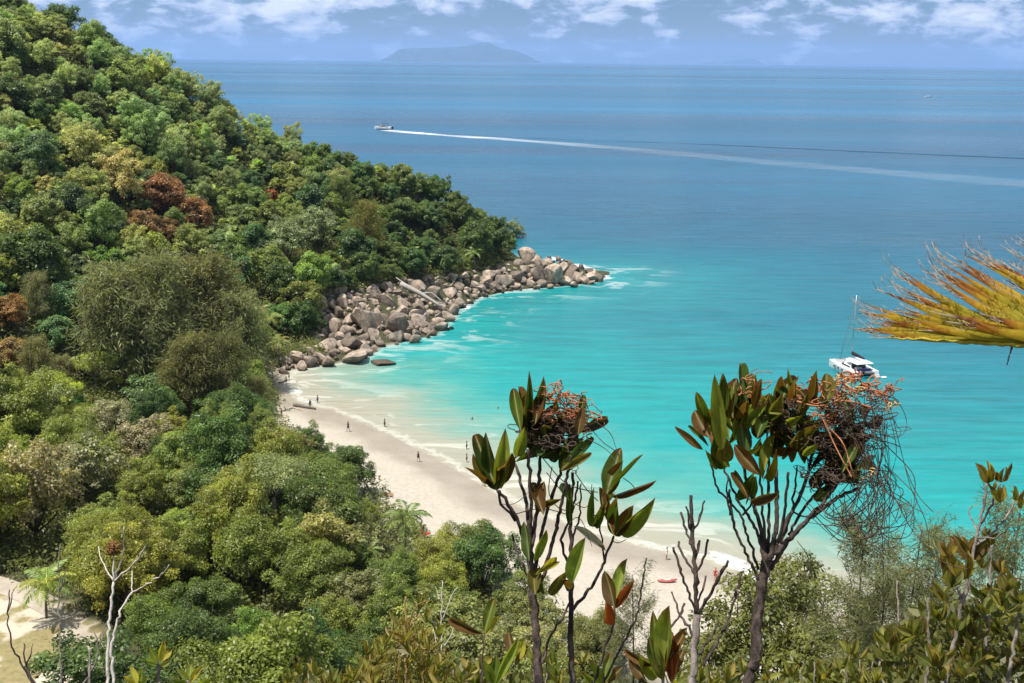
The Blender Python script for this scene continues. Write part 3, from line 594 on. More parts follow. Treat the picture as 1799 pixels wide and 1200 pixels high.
# places of named trees: kind, px, py of the crown's middle, crown width in photo pixels, colour, label
NAMED = [
 ('broad',290,345,85,C_RUST,'rust-brown dying tree high on the middle of the hillside'),
 ('broad',345,385,75,(0.278,0.149,0.058),'brown withered tree just right of the largest rust-brown crown'),
 ('broad',255,395,60,(0.241,0.149,0.058),'dull brown tree just left of and below the rust-brown crown'),
 ('broad',300,415,55,(0.223,0.140,0.058),'small brown crown below the rust-brown dying tree'),
 ('broad',478,345,30,(0.352,0.123,0.050),'small red-brown shrub-sized tree alone in green forest, right of the dying trees'),
 ('broad',15,560,60,(0.315,0.175,0.050),'orange-tinged tree at the left edge beside the grey-green casuarinas'),
 ('broad',20,625,70,(0.297,0.210,0.075),'tan-olive bushy tree at the left edge under the orange-tinged one'),
 ('sparse',150,265,95,C_YEL,'pale yellow-green tree, upper one of the yellow pair on the hillside'),
 ('sparse',205,320,95,(0.417,0.359,0.141),'pale straw-green tree, lower one of the yellow pair left of the dying trees'),
 ('broad',55,470,120,C_DARK,'large dark green round tree at the left edge of the hillside'),
 ('broad',180,468,75,C_BRIGHT,'bright green dome-shaped tree above the casuarina stand'),
 ('broad',110,545,80,C_BLUEG,'fresh blue-green leafy tree left of the casuarina stand'),
 ('broad',95,590,70,C_BLUEG,'fresh green leafy tree squeezed above the flat-topped trees'),
 ('casuarina',215,560,120,C_CAS,'tall grey-green casuarina, leftmost of the big stand behind the beach'),
 ('casuarina',290,560,110,C_CAS,'tall grey-green casuarina in the heart of the stand behind the beach'),
 ('casuarina',355,530,125,(0.186,0.184,0.075),'tallest olive casuarina, its plume rising above the rest of the stand'),
 ('casuarina',420,590,90,C_CAS,'grey-green casuarina at the right of the stand, next to the palms by the boulders'),
 ('casuarina',325,650,90,(0.186,0.184,0.075),'shorter olive casuarina in front of the stand'),
 ('casuarina',385,660,80,(0.158,0.166,0.067),'dark olive casuarina at the front right corner of the stand'),
 ('umbrella',165,640,90,C_ALB,'flat-topped bright lime tree, uppermost of the umbrella-crowned group'),
 ('umbrella',70,690,130,C_ALB,'widest flat-topped bright lime tree at the left'),
 ('umbrella',230,668,50,C_ALB,'small flat-topped lime tree nearest the casuarina stand'),
 ('umbrella',140,722,60,(0.306,0.350,0.075),'low flat-topped lime tree below the umbrella-crowned group'),
 ('sparse',200,745,90,C_GREY,'pale greyish tree with bare twigs below the flat-topped lime trees'),
 ('sparse',255,780,100,(0.343,0.306,0.183),'pale grey half-bare tree behind the dark green beach-side trees'),
 ('near',350,700,75,C_BRIGHT,'bright green leafy tree in front of the casuarina stand'),
 ('near',375,760,110,C_MID,'large mid green tree left of the sand corner'),
 ('near',455,745,75,C_MID,'green tree at the beach edge above the driftwood'),
 ('near',610,820,110,C_DARK,'dark green glossy tree overhanging the beach'),
 ('near',545,790,90,(0.102,0.158,0.033),'dark green tree between the sand and the pale spreading tree'),
 ('umbrella',480,838,160,(0.250,0.289,0.108),'wide pale grey-green spreading tree near the beach, centre left'),
 ('sparse',60,870,170,C_GREY,'pale grey-green half-bare tree at the left edge above the lane'),
 ('sparse',135,830,130,(0.278,0.289,0.141),'pale sage tree with fine twigs, left of the dark hollow'),
 ('near',340,850,110,(0.186,0.236,0.075),'olive broadleaf tree left of the pale spreading tree'),
 ('near',250,860,100,C_MID,'mid green tree in the hollow left of centre'),
 ('near',835,965,120,(0.139,0.184,0.053),'round green tree standing against the sand right of the coconut palms'),
 ('near',640,918,85,C_MID,'green bushy tree left of the beachfront coconut palm'),
 ('sparse',505,425,95,C_SAGE,'pale sage tree above the upper boulders'),
 ('sparse',560,405,80,C_SAGE,'sage green tree at the head of the boulder slope'),
 ('broad',470,480,85,C_MID,'olive green tree left of the topmost boulders'),
 ('broad',535,560,75,(0.074,0.131,0.030),'dark green tree hanging over the left end of the boulders'),
 ('broad',500,505,70,C_DARK,'dark tree in shade above the palms by the boulders'),
 ('casuarina',640,410,58,(0.195,0.184,0.058),'olive feathery tree on the slope above the middle of the boulders'),
 ('casuarina',600,335,45,C_OLIVE,'olive feathery tree on the hillside shoulder'),
 ('sparse',810,335,42,(0.186,0.210,0.100),'wispy thin tree on the skyline near the end of the headland'),
 ('sparse',905,383,48,(0.241,0.280,0.141),'lone wispy tree leaning out over the water at the end of the headland'),
 ('broad',880,425,60,C_DARK,'dark green tree at the tip of the wooded headland'),
 ('broad',835,430,70,C_DARK,'dark green tree second from the tip of the headland'),
 ('broad',705,315,60,(0.186,0.228,0.067),'green round tree rising on the skyline in the middle of the headland'),
 ('bare',415,165,30,C_GREY,'bare dead tree standing out on the skyline'),
 ('bare',130,30,34,C_GREY,'tall bare tree sticking up from the skyline at the upper left'),
 ('near',300,985,140,C_MID,'large rounded mid green tree behind the white bare sapling'),
 ('near',440,960,150,(0.158,0.210,0.047),'large sunlit green tree at bottom left of centre'),
 ('near',370,1060,130,C_DARK,'deep green tree with dark hollows at bottom left'),
 ('near',440,1130,120,(0.130,0.228,0.042),'rich green tree at the bottom left of centre'),
 ('near',545,1010,140,(0.148,0.201,0.047),'sunlit green tree below the pair of leaning palms'),
 ('near',580,1110,130,C_MID,'mid green tree at the bottom, left of the yellow shrub'),
 ('near',690,1020,120,(0.130,0.193,0.047),'green tree just below the beachfront coconut palm'),
 ('near',800,1080,130,(0.111,0.158,0.043),'dark green tree at the bottom behind the left vine-hung shrub'),
 ('near',920,1060,110,(0.139,0.184,0.050),'green tree at the bottom seen through the stems of the left shrub'),
 ('near',270,1100,120,(0.130,0.201,0.043),'green tree beside the bend of the lane'),
 ('near',660,1150,120,(0.093,0.149,0.037),'dark green tree at the bottom edge behind the yellow shrub'),
 ('near',1040,1120,110,(0.167,0.193,0.067),'thin olive tree at the bottom behind the forked twigs'),
]
def place(kind, px, py, wpx):
    """ground position and scale for a crown seen at px, py"""
    p = on_ground(px, py, CROWN_H[kind] * 1.0, 70.0); d = np.linalg.norm(p - CAM); width = wpx * d / F_PX
    base_w = {'broad': 9.4, 'sparse': 9.4, 'near': 11.0, 'umbrella': 12.0, 'casuarina': 7.6, 'fan': 3.6, 'bare': 5.0}[kind]
    s = width / base_w
    p = on_ground(px, py, CROWN_H[kind] * s, 70.0); return p, s
NBOX = []
for i, (kind, px, py, w, c, lab) in enumerate(NAMED):
    p, s = place(kind, px, py, w); zs = 1.0
    NBOX.append((px, py, w, np.linalg.norm(p - CAM)))
    c = tuple(q * (1.1 if py < 850 else f_) for q, f_ in zip(c, (1.32, 1.2, 1.0))); tree(kind, p[0], p[1], s, c, lab, z=p[2] - CROWN_H[kind] * s if px < 900 and py > 600 and abs(p[2] - CROWN_H[kind] * s - hz_q(p[0], p[1])) < 3 else None, var=i)

# ---- coconut palms, frond by frond
def coconut(px, py, wpx, H, label, group=None, color=(0.186,0.263,0.058), n=15, y0=70.0):
    p = on_ground(px, py, H, y0); d = np.linalg.norm(p - CAM); s = wpx * d / F_PX / 6.0; NBOX.append((px, py, wpx * 1.3, d))
    e = empty('coconut_palm', (p[0], p[1], p[2] - H), rnd.uniform(0, 6.28)); tag(e, label, 'palm', group)
    mb = MB(); ln = rnd.uniform(-.8, .8); P = resample([[0, 0, -.6], [ln * .1, .1, H * .45], [ln, .2, H]], 9); mb.tube(P, np.linspace(.17, .10, 9), 7); mb.obj('trunk', BARK_PALM, e, True)
    for i in range(n):
        o = link('frond', FRONDS[i % 4], None, e); o.location = (ln, .2, H); o.scale = (s,) * 3; a = i * 2.399 + rnd.uniform(-.2, .2); el_ = -R(58) * (1 - i / (n - 1)) ** .8 * -1
        o.rotation_euler = (rnd.uniform(-.25, .25), R(-52) + el_ * 1.25 + rnd.uniform(-.1, .1), a); o.color = (*jitc(color, .2), 1)
    return e
coconut(712,908,95,7.0,'coconut palm with upright fronds against the sand at the beach edge',color=(0.139,0.201,0.050))
coconut(608,952,70,6.0,'coconut palm below the beachfront palm, arching fronds lit from above')
coconut(655,965,50,5.0,'smaller coconut palm between the two beachside palms',color=(0.167,0.228,0.067))
coconut(520,925,45,5.5,'coconut palm half hidden under the wide spreading tree')
coconut(560,940,45,5.0,'little coconut palm left of the arching palms')
coconut(75,1022,100,4.6,'young coconut palm beside the lane at bottom left',color=(0.223,0.280,0.058))
coconut(472,560,55,6.0,'yellowish palm beside the left end of the boulders, upper one',color=(0.241,0.271,0.075))
coconut(490,600,45,5.0,'yellowish palm beside the left end of the boulders, lower one',color=(0.260,0.280,0.083))
coconut(452,545,40,6.5,'palm between the casuarina stand and the boulders',color=(0.241,0.263,0.083))
coconut(722,445,40,5.0,'bright green palm in the shade below the headland trees, above the boulders',color=(0.260,0.333,0.083))
coconut(745,462,34,4.0,'bright low palm just above the boulders of the headland',color=(0.260,0.333,0.083))
coconut(835,445,36,5.0,'palm under the dark trees near the tip of the headland',color=(0.223,0.298,0.083))
coconut(780,455,30,4.5,'palm under the dark trees in the middle of the headland',color=(0.204,0.263,0.083))

# ---- the rest of the forest
def zone(px, py):
    if py < 250 and px < 420: return 'on the upper hillside below the skyline'
    if px > 560 and py < 480: return 'on the headland above the boulders'
    if py < 480: return 'on the middle slope of the hillside'
    if py < 700: return 'on the lower slope behind the casuarinas'
    if py < 900: return 'in the grove behind the beach'
    return 'in the dense grove at the bottom of the view'
LMK = [(290,350,'the rust-brown dying tree'),(478,345,'the small red-brown tree'),(175,290,'the pale yellow-green pair'),(55,470,'the large dark round tree'),(180,468,'the bright dome-shaped tree'),(110,560,'the fresh blue-green trees'),(300,570,'the tall casuarina stand'),
 (120,680,'the flat-topped lime trees'),(225,765,'the pale grey half-bare trees'),(480,838,'the wide pale spreading tree'),(610,820,'the dark tree overhanging the beach'),(60,870,'the grey-green tree near the lane'),(120,1080,'the lane'),(835,965,'the round tree against the sand'),(655,940,'the beachside coconut palms'),
 (530,415,'the sage trees over the boulders'),(480,570,'the palms beside the boulders'),(640,400,'the olive feathery tree'),(740,455,'the bright headland palms'),(880,425,'the tip of the headland'),(705,310,'the round skyline tree on the headland'),(415,165,'the bare skyline tree'),(130,30,'the tall bare tree at upper left'),
 (15,250,'the left edge of the slope'),(240,160,'the middle of the skyline'),(20,100,'the top left corner'),(300,985,'the white bare saplings'),(440,1130,'the rich green tree at the bottom'),(715,1110,'the yellow shrub'),(560,300,'the shoulder of the hill'),(380,420,'the gully below the dying trees')]
def near_mark(px, py):
    a, b, nm = min(LMK, key=lambda q: (q[0] - px) ** 2 + (q[1] - py) ** 2); dx, dy = px - a, py - b; d = math.hypot(dx, dy)
    side = ('right of' if dx > 0 else 'left of') if abs(dx) > abs(dy) else ('below' if dy > 0 else 'above')
    return ('close ' if d < 45 else ('a little way ' if d < 85 else 'well ')) + side + ' ' + nm
def fill_style(px, py):
    """kind, colour, tone word by place on the slope"""
    r_ = rnd.random()
    if px > 600 and py < 480:
        return ('broad', jitc(C_DARK if py > 390 - (px - 600) * -.05 else (0.114,0.167,0.046), .22), 'dark green broadleaf tree') if r_ < .7 else (('sparse', jitc(C_MID, .2), 'thin green tree') if r_ < .9 else ('fan', jitc((0.239,0.316,0.108), .2), 'small fan palm'))
    if py < 260:
        if r_ < .24: return 'fan', jitc((0.294,0.344,0.135), .2), 'small fan palm'
        if r_ < .66: return 'sparse', jitc(C_LIGHT, .2), 'thin light green tree'
        if r_ < .86: return 'broad', jitc(C_OLIVE, .2), 'olive broadleaf tree'
        return 'broad', jitc((0.110,0.158,0.054), .2), 'dark green broadleaf tree'
    if py < 480:
        if px < 250 and r_ < .14: return 'sparse', jitc((0.312,0.335,0.117), .15), 'thin yellowish tree'
        if r_ < .12: return 'fan', jitc((0.257,0.316,0.117), .2), 'small fan palm'
        if r_ < .42: return 'sparse', jitc(C_OLIVE, .2), 'thin olive tree'
        if r_ < .72: return 'broad', jitc(C_MID, .2), 'mid green broadleaf tree'
        return 'broad', jitc((0.092,0.149,0.050), .2), 'dark green broadleaf tree'
    if py < 700:
        if r_ < .3: return 'casuarina', jitc(C_CAS, .15), 'grey-green feathery tree'
        if r_ < .65: return 'broad', jitc(C_MID, .2), 'mid green broadleaf tree'
        return 'broad', jitc((0.110,0.186,0.054), .2), 'dark green broadleaf tree'
    if r_ < .3: return 'sparse', jitc((0.221,0.260,0.108), .2), 'thin grey-green tree'
    if r_ < .75: return 'near', jitc(C_MID, .2), 'mid green broadleaf tree'
    return 'near', jitc((0.092,0.149,0.040), .2), 'dark green broadleaf tree'
ROCK_ZONE = np.array([at_y(*a)[:2] for a in [(1070,470,356),(985,455,356),(915,448,347),(860,483,331),(790,497,317),(700,508,300),(640,524,285),(562,530,273),(552,568,260)]] + [tuple(p) for p in rock_line[::-1][1:]])
taken = [(x, y, {'casuarina': 4.6, 'umbrella': 6.0, 'near': 5.4}.get(k, 4.2) * e.scale[0]) for x, y, k, e in TREES]
cand = NR.uniform([-215, 78], [40, 372], (26000, 2)); cs_, cdb, cdr = shore(cand)
ok = (cs_ > 3) & ~inside(cand, ROCK_ZONE) & ~(inside(cand, sand_poly)) & ~inside(cand, clear_poly) & (seg_dist(cand, lane) > 3.5); cand = cand[ok]; chz = hq(cand)
LANEVIS = np.array([(-200,1000),(0,1000),(110,1040),(200,1110),(235,1215),(-200,1215)], float)
nfill = 0
VIS = np.array([(485,600),(487,650),(492,712),(520,750),(570,770),(620,790),(672,825),(682,862),(640,885),(720,905),(765,935),(785,912),(880,918),(945,955),(1010,1030),(1080,1085),(1150,1140),(1220,1230),(1799,1230),(1799,600)], float)
for (x, y), z in zip(cand, chz):
    px, py, dep = project((x, y, z + 6))
    if px < -70 or px > 1010 or py < -60 or py > 1300: continue
    sp = 4.0 if z > 14 else 5.4
    if any((x - a) ** 2 + (y - b) ** 2 < ((sp + c) * .62 if c > 4 else sp) ** 2 for a, b, c in taken): continue
    P = CAM + (np.array([x, y, z + 7.5]) - CAM) * np.linspace(.25, .97, 70)[:, None]          # hidden behind the ridge?
    if (P[:, 2] < hq(P[:, :2]) + 2.0).any(): continue
    tx, ty, _ = project((x, y, z + 9.5)); w_ = 4.8 * F_PX / dep
    dd_ = np.linalg.norm(np.array([x, y, z + 6]) - CAM)
    if px < 560 and any(dd_ < nd - 1 and abs(px - a) < w_ * .55 + nw * .22 and ty - nw * .05 < b + nw * .12 < ty + w_ * 1.6 for a, b, nw, nd in NBOX): continue
    if py > 900 and inside(np.array([(px, ty), (px - w_ * .8, py), (px, py)]), LANEVIS).any(): continue
    kind, c, word = fill_style(px, py); c = tuple(q * (1.28 if py < 500 and px < 600 else (1.08 if py < 700 else f_)) for q, f_ in zip(c, (1.30, 1.18, 1.0))); s = rnd.choice((.6, .75, .85, .95, 1.05, 1.25)) * rnd.uniform(.92, 1.08) * (.95 if z > 14 else 1.05)
    if px > 560 and py < 480: s *= .95
    if kind == 'fan': s = rnd.uniform(.9, 1.4)
    if kind == 'casuarina': s *= .8
    if px > 740 and py < 480: s *= .8
    tx, ty, _ = project((x, y, z + {'casuarina': 14, 'fan': 4}.get(kind, 11.0) * s)); w_ = 5.4 * s * F_PX / dep
    if z < 9 and inside(np.array([(tx, ty), (px, py), (px + w_, py), (px + w_ * .75, ty + w_ * .3), (px + w_ * .4, ty + w_ * .1)]), VIS).any(): continue
    if py < 500 and px + w_ > 915: continue
    lab = word + ' ' + near_mark(px, py); tree(kind, x, y, s, c, lab, lab.replace(word, word + 's', 1)); taken.append((x, y, 3.0)); nfill += 1
print('fill trees', nfill)
# ---- low scrub under the trees: one mass of leaves over the forest floor
def scrub(nb, lo, hi, per, size, seed):
    c = NR.uniform(lo, hi, (nb, 2)); a_, b_, c_ = shore(c)
    ok = (a_ > 3) & ~(inside(c, sand_poly) & (seg_dist(c, forest_line) > 2.0)) & ~inside(c, clear_poly) & (seg_dist(c, lane) > 3) & ~inside(c, ROCK_ZONE) & ~((c[:, 0] > 45) & (c[:, 1] > 80))
    c = c[ok]; pj = np.array([project((a0, b0, h0 + 1))[:2] for (a0, b0), h0 in zip(c, hq(c))]); c = c[~((pj[:, 1] < 500) & (pj[:, 0] > 895)) & (pj[:, 0] > -40) & (pj[:, 0] < 1080) & (pj[:, 1] > -40) & (pj[:, 1] < 1260)]; k = len(c); rr = NR.uniform(.8, 2.1, k) * size; tone = NR.normal(0, .13, k); n = k * per; d = unit(NR.normal(0, 1, (n, 3))); d[:, 2] = np.abs(d[:, 2])
    cc = np.repeat(np.column_stack([c, hq(c) + rr * .25]), per, 0); p = cc + d * np.repeat(rr, per)[:, None] * NR.uniform(.7, 1.08, (n, 1)) * [1, 1, .95]
    nr = unit(d * .8 + [0, 0, .5] + NR.normal(0, .5, (n, 3))); ax = unit(np.cross(nr, NR.normal(0, 1, (n, 3))))
    v, f = leaves_np(p, ax, nr, NR.uniform(.35, .7, n), NR.uniform(.22, .42, n)); return v, f, np.clip(.4 + np.repeat(tone, per) + NR.normal(0, .15, n), 0, 1)
uv, uf, va = scrub(42000, [-190, 70], [50, 372], 24, 1.15, 1)
o = link('undergrowth', mesh_np('undergrowth', uv, uf, False, {'var': ('FACE', va)}), LEAF); o.color = (.16, .18, .05, 1)
tag(o, 'dense leafy undergrowth covering the forest floor', None, kind='stuff')
# ================================================================ BOULDERS
m = NT('granite'); o_ = m.obj(); P_ = m.pos(); oi = m.n('ShaderNodeObjectInfo')
a = m.noise(0.55, 6, 0.68, P_); b_ = m.noise(2.6, 5, 0.65, P_); st = m.noise(1.0, 4, 0.6, m.mapping(P_, (.9, .9, .16)))
c = m.mix(m.rng(a, 0.36, 0.66), (0.22, 0.168, 0.124, 1), (0.45, 0.36, 0.272, 1))
c = m.mix(m.rng(st, 0.50, 0.66, 0, .75), c, (0.115, 0.095, 0.085, 1)); c = m.mix(m.rng(b_, 0.54, 0.70, 0, .6), c, (0.46, 0.41, 0.355, 1))
sepz = m.n('ShaderNodeSeparateXYZ'); m.l(P_, sepz.inputs[0])
c = m.mix(m.rng(m.math('ADD', sepz.outputs[2], m.math('MULTIPLY', b_, .7)), .8, 1.9, .8, 0, True), c, (0.085, 0.062, 0.042, 1))       # tide-wet foot
br = m.rng(oi.outputs['Random'], 0, 1, .48, 1.25); vm = m.n('ShaderNodeVectorMath', operation='SCALE'); m.l(c, vm.inputs[0]); m.l(br, vm.inputs['Scale'])
hh = m.math('ADD', m.math('MULTIPLY', a, 1.2), m.math('MULTIPLY', b_, .35))
GRANITE = m.done(m.bsdf(vm.outputs[0], 0.85, 0.2, m.bump(hh, 0.8, .35)).outputs[0])
def boulder_mesh(seed, lvl=3):
    """granite block: a rounded hull cut by a few joint planes"""
    rng = np.random.default_rng(seed); bm = bmesh.new(); bmesh.ops.create_icosphere(bm, subdivisions=lvl, radius=1.0)
    planes = [(unit(rng.normal(0, 1, 3)), rng.uniform(.42, .72)) for _ in range(15)]
    V = np.array([v.co for v in bm.verts]); 
    for n_, d_ in planes:
        k = V @ n_; ex = np.maximum(k - d_, 0); V = V - (ex * .97)[:, None] * n_
    nz = fbm(V[:, 0] * 1.4 + 9 + seed, V[:, 1] * 1.4 + V[:, 2] * 1.1 + 5, 3, seed) - .44; V *= (1 + .16 * nz)[:, None]
    nz2 = fbm(V[:, 0] * 4 + 3, V[:, 1] * 4 + V[:, 2] * 3, 2, seed + 50) - .37; V *= (1 + .07 * nz2)[:, None]
    V /= np.abs(V).max(0)
    for v, p in zip(bm.verts, V): v.co = p
    me = bpy.data.meshes.new('boulder'); bm.to_mesh(me); bm.free(); me.polygons.foreach_set('use_smooth', np.ones(len(me.polygons), bool)); me.materials.append(GRANITE)
    for e in me.edges: pass
    return me
BOULD = [boulder_mesh(400 + i) for i in range(12)]
for me in BOULD: me.set_sharp_from_angle(angle=R(28))
rocks_w = []
def boulder(px, py, wpx, hpx, label, group=None, sub=.30, z=None, tilt=.9):
    p = on_ground(px, py + hpx * .28, 0.2, 100.0) if z is None else at_z(px, py + hpx * .2, z); d = np.linalg.norm(p - CAM); w = wpx * d / F_PX; h = hpx * d / F_PX
    o = link('boulder', BOULD[rnd.randrange(12)]); o.scale = (w * .54, w * .5 * rnd.uniform(.85, 1.15), h * .60)
    o.rotation_euler = (rnd.uniform(-tilt, tilt), rnd.uniform(-tilt, tilt), rnd.uniform(-.5, .5) + (3.14 if rnd.random() < .5 else 0))
    o.location = (p[0], p[1] + w * .12, p[2] + h * (.5 - sub)); tag(o, label, 'boulder', group); rocks_w.append((px, py, max(wpx, hpx) * .5)); return o
for a in [(643,562,58,46,'largest pale-faced granite boulder in the middle of the rock slope'),(692,569,50,44,'big rounded brown boulder just right of the largest boulder'),(602,529,24,28,'flat-faced grey block near the top of the rock slope'),
          (566,534,32,32,'dark grey boulder at the upper left end of the rocks, beside the trees'),(734,504,40,24,'broad boulder under the palms at the top of the rock slope'),(758,513,32,22,'boulder beside the upper end of the bleached log'),
          (619,605,40,22,'low dark boulder left of centre near the beach end of the rocks'),(560,628,24,28,'upright brown boulder at the beach corner under the trees'),(622,630,54,22,'long low brown rock at the waterline nearest the beach'),
          (680,531,46,20,'pale sloping slab above the big rounded boulder'),(588,575,26,30,'pale upright stone among dark rocks at the left of the slope'),(655,590,30,24,'dark block wedged below the largest boulder'),
          (974,485,46,36,'largest grey boulder near the tip of the point'),(1003,483,25,33,'tall split boulder right of the largest one at the point'),(1040,486,28,25,'outermost boulder at the tip of the point, surf around it'),
          (945,477,24,40,'tall narrow boulder standing upright on the point'),(924,452,34,24,'pale boulder at the back of the point against the sea'),(882,491,34,28,'pinkish rounded boulder halfway along the point'),
          (905,484,25,32,'boulder left of the tall narrow one on the point'),(806,503,24,18,'pale round boulder where the rock slope meets the point'),(858,483,26,20,'boulder below the dark headland trees'),(962,466,22,26,'boulder behind the largest one at the point'),
          (835,500,20,14,'small rounded boulder at the water midway to the point'),(705,545,26,18,'flat boulder right of the pale slab'),(735,565,34,20,'brown boulder near the waterline below the bleached log'),(770,540,26,18,'boulder at the lower end of the bleached log')]: boulder(*a)
for a in [(985,472,30,24,'boulder at the back of the point, left of the surf'),(1016,488,28,22,'rounded boulder beside the tall split one at the point'),(1029,493,20,16,'low boulder at the waterline near the tip of the point'),(1052,489,20,16,'last small boulder beyond the outermost one, in the surf'),(995,496,24,16,'low brown boulder below the largest one at the point'),(953,498,24,15,'low boulder at the waterline under the tall narrow one'),(1008,473,20,16,'boulder on the seaward side of the point'),(932,499,20,14,'small boulder at the waterline halfway along the point'),(940,460,22,18,'boulder on the crest of the point'),(1034,477,16,12,'small boulder on the surf side of the tip')]: boulder(*a)
boulder(1022,471,14,12,'small rock in the surf behind the point',z=0.2); boulder(905,507,14,8,'small rock awash in front of the point',z=0.15); boulder(773,578,30,12,'brown rock standing alone in the turquoise shallows',z=0.2)
boulder(793,577,16,7,'small half-drowned rock beside the lone brown rock',z=0.05); boulder(672,637,46,7,'long dark flat rock awash near the beach',z=0.05,tilt=.08)
boulder(1375,1172,50,34,'grey boulder on the slope at the bottom among the leaves',z=None) if False else None
zp = [(1062,488),(1040,474),(1000,460),(950,449),(915,444),(900,463),(850,474),(790,482),(740,490),(705,484),(640,508),(600,508),(552,517),(545,560),(540,600),(505,630),(480,645),(500,656),(560,642),(640,634),(665,612),(715,600),(765,590),(790,560),(815,540),(845,523),(905,510),(980,503),(1040,499)]
zpa = np.array(zp, float); 
def fill_rocks(n, smin, smax, k, seed):
    rg = random.Random(seed); cnt = 0; tries = 0
    while cnt < n and tries < 30000:
        tries += 1; x, y = rg.uniform(478, 1062), rg.uniform(440, 656)
        if not inside(np.array([[x, y]]), zpa)[0]: continue
        s = rg.uniform(smin, smax) * (.75 + .5 * (y - 440) / 200)
        if any((x - a) ** 2 + ((y - b) * 1.25) ** 2 < ((r_ + s * .5) * k) ** 2 for a, b, r_ in rocks_w): continue
        where = 'on the point' if x > 800 else ('at the foot of the rock slope' if y > 575 else ('high on the rock slope' if y < 525 else 'in the middle of the rock slope'))
        size = 'large' if s > 22 else ('middle-sized' if s > 14 else 'small'); lab = '%s brown granite boulder %s' % (size, where)
        boulder(x, y, s * rg.uniform(1.0, 1.35), s * rg.uniform(.7, 1.0), lab, size + ' boulders ' + where); cnt += 1
    return cnt
nb = fill_rocks(40, 17, 25, .62, 1) + fill_rocks(105, 11, 16, .60, 2) + fill_rocks(150, 6, 10, .58, 3); print('boulders', nb)
# grey rocks under headland trees
# ---- bleached log on the rocks, driftwood on the sand
DRIFT = bark_mat('bleached_wood', (0.27, 0.245, 0.21, 1), (0.43, 0.40, 0.355, 1), 2.0); DRIFT_D = bark_mat('grey_driftwood', (0.10, 0.085, 0.07, 1), (0.24, 0.21, 0.175, 1), 2.0)
p1 = on_ground(704, 508, 1.6, 150); p2 = on_ground(776, 546, 1.0, 150); e = empty('fallen_tree', tuple((p1 + p2) / 2)); cm = (p1 + p2) / 2; tag(e, 'bleached fallen tree trunk lying down across the boulders', 'log')
mb = MB(); mb.tube(resample([p1 - cm + [0, 0, 1.4], [0, 0, 1.6], p2 - cm + [0, 0, 1.0]], 8), np.linspace(.75, .38, 8), 8); mb.obj('trunk', DRIFT, e, True)
mb = MB(); mb.tube(resample([p1 - cm + [.5, .3, 1.2], [-2, .6, 2.6], (p1 - cm) * 1.25 + [0, 1, 2.2]], 6), np.linspace(.3, .14, 6), 6); mb.obj('branch', DRIFT, e, True)
mb = MB(); mb.tube(resample([[0.5, 0, 1.7], [2.5, 1.2, 1.8], (p2 - cm) * .95 + [.6, 2.0, 1.6]], 6), np.linspace(.3, .16, 6), 6); mb.obj('branch', DRIFT, e, True)
def log(name, pts_px, r, lab, mat, z=.25, br=2, cat='driftwood'):
    P = np.array([on_ground(x, y, z, 90) for x, y in pts_px]); c0 = P.mean(0); e = empty(name, tuple(c0)); tag(e, lab, cat)
    mb = MB(); mb.tube(resample(P - c0, 9) + NR.normal(0, .05, (9, 3)), np.linspace(r, r * .45, 9), 7); mb.obj('trunk', mat, e, True)
    for i in range(br):
        q = (P - c0)[0] * (1 - .35 * (i + 1)) + (P - c0)[-1] * .35 * (i + 1); d = np.array([rnd.uniform(-1, 1), rnd.uniform(-.6, .6), rnd.uniform(.3, .7)]); mb = MB(); mb.tube(resample([q, q + d * .8, q + d * 1.6 + [.3, 0, -.2]], 5), np.linspace(r * .45, r * .15, 5), 5); mb.obj('branch', mat, e, True)
log('driftwood_log', [(516,711),(535,714),(555,718)], .38, 'dark driftwood trunk lying on the wet sand by the beach corner', DRIFT_D, .35)
log('driftwood_log', [(497,722),(515,716),(530,721)], .25, 'pale grey driftwood branch beside the dark trunk', bark_mat('pale_driftwood', (0.25, 0.23, 0.18, 1), (0.42, 0.39, 0.33, 1), 2.0), .2, 1)
log('driftwood_log', [(490,672),(500,670),(509,669)], .22, 'small driftwood stick at the far corner of the sand', DRIFT_D, .25, 1)
log('driftwood_log', [(742,946),(750,944),(757,943)], .14, 'bleached stick on the sand under the coconut palm', DRIFT, .15, 1)

# ================================================================ PEOPLE
SKIN = [plain('skin_tan', (0.36, 0.19, 0.11), .55, .3, .06), plain('skin_light', (0.50, 0.30, 0.21), .55, .3, .06), plain('skin_brown', (0.17, 0.085, 0.05), .5, .3, .06)]
HAIR = [plain('hair_dark', (0.018, 0.013, 0.01), .5, .3), plain('hair_fair', (0.22, 0.14, 0.06), .5, .3)]
CLOTH = {k: plain('cloth_' + k, v, .85, .15, .08) for k, v in {'black': (.015, .015, .018), 'navy': (.02, .03, .07), 'red': (.42, .035, .03), 'white': (.7, .68, .65), 'blue': (.05, .12, .35), 'orange': (.32, .21, .12), 'green': (.03, .14, .08)}.items()}
def skin_body(joints, edges, radii, root='pelvis'):
    names = list(joints); me = bpy.data.meshes.new('body'); me.from_pydata([joints[k] for k in names], [(names.index(a), names.index(b)) for a, b in edges], [])
    o = bpy.data.objects.new('tmp', me); COL.objects.link(o); md = o.modifiers.new('s', 'SKIN'); md.use_smooth_shade = True
    for i, k in enumerate(names):
        r_ = radii[k]; me.skin_vertices[0].data[i].radius = (r_, r_) if np.isscalar(r_) else r_
        me.skin_vertices[0].data[i].use_root = (k == root)
    o.modifiers.new('d', 'SUBSURF').levels = 1
    dg = bpy.context.evaluated_depsgraph_get(); out = bpy.data.meshes.new_from_object(o.evaluated_get(dg)); bpy.data.objects.remove(o); out.materials.clear()
    out.polygons.foreach_set('use_smooth', np.ones(len(out.polygons), bool)); return out
ED = [('pelvis','waist'),('waist','chest'),('chest','neck'),('neck','jaw'),('jaw','head'),('head','crown'),('jaw','nose')]
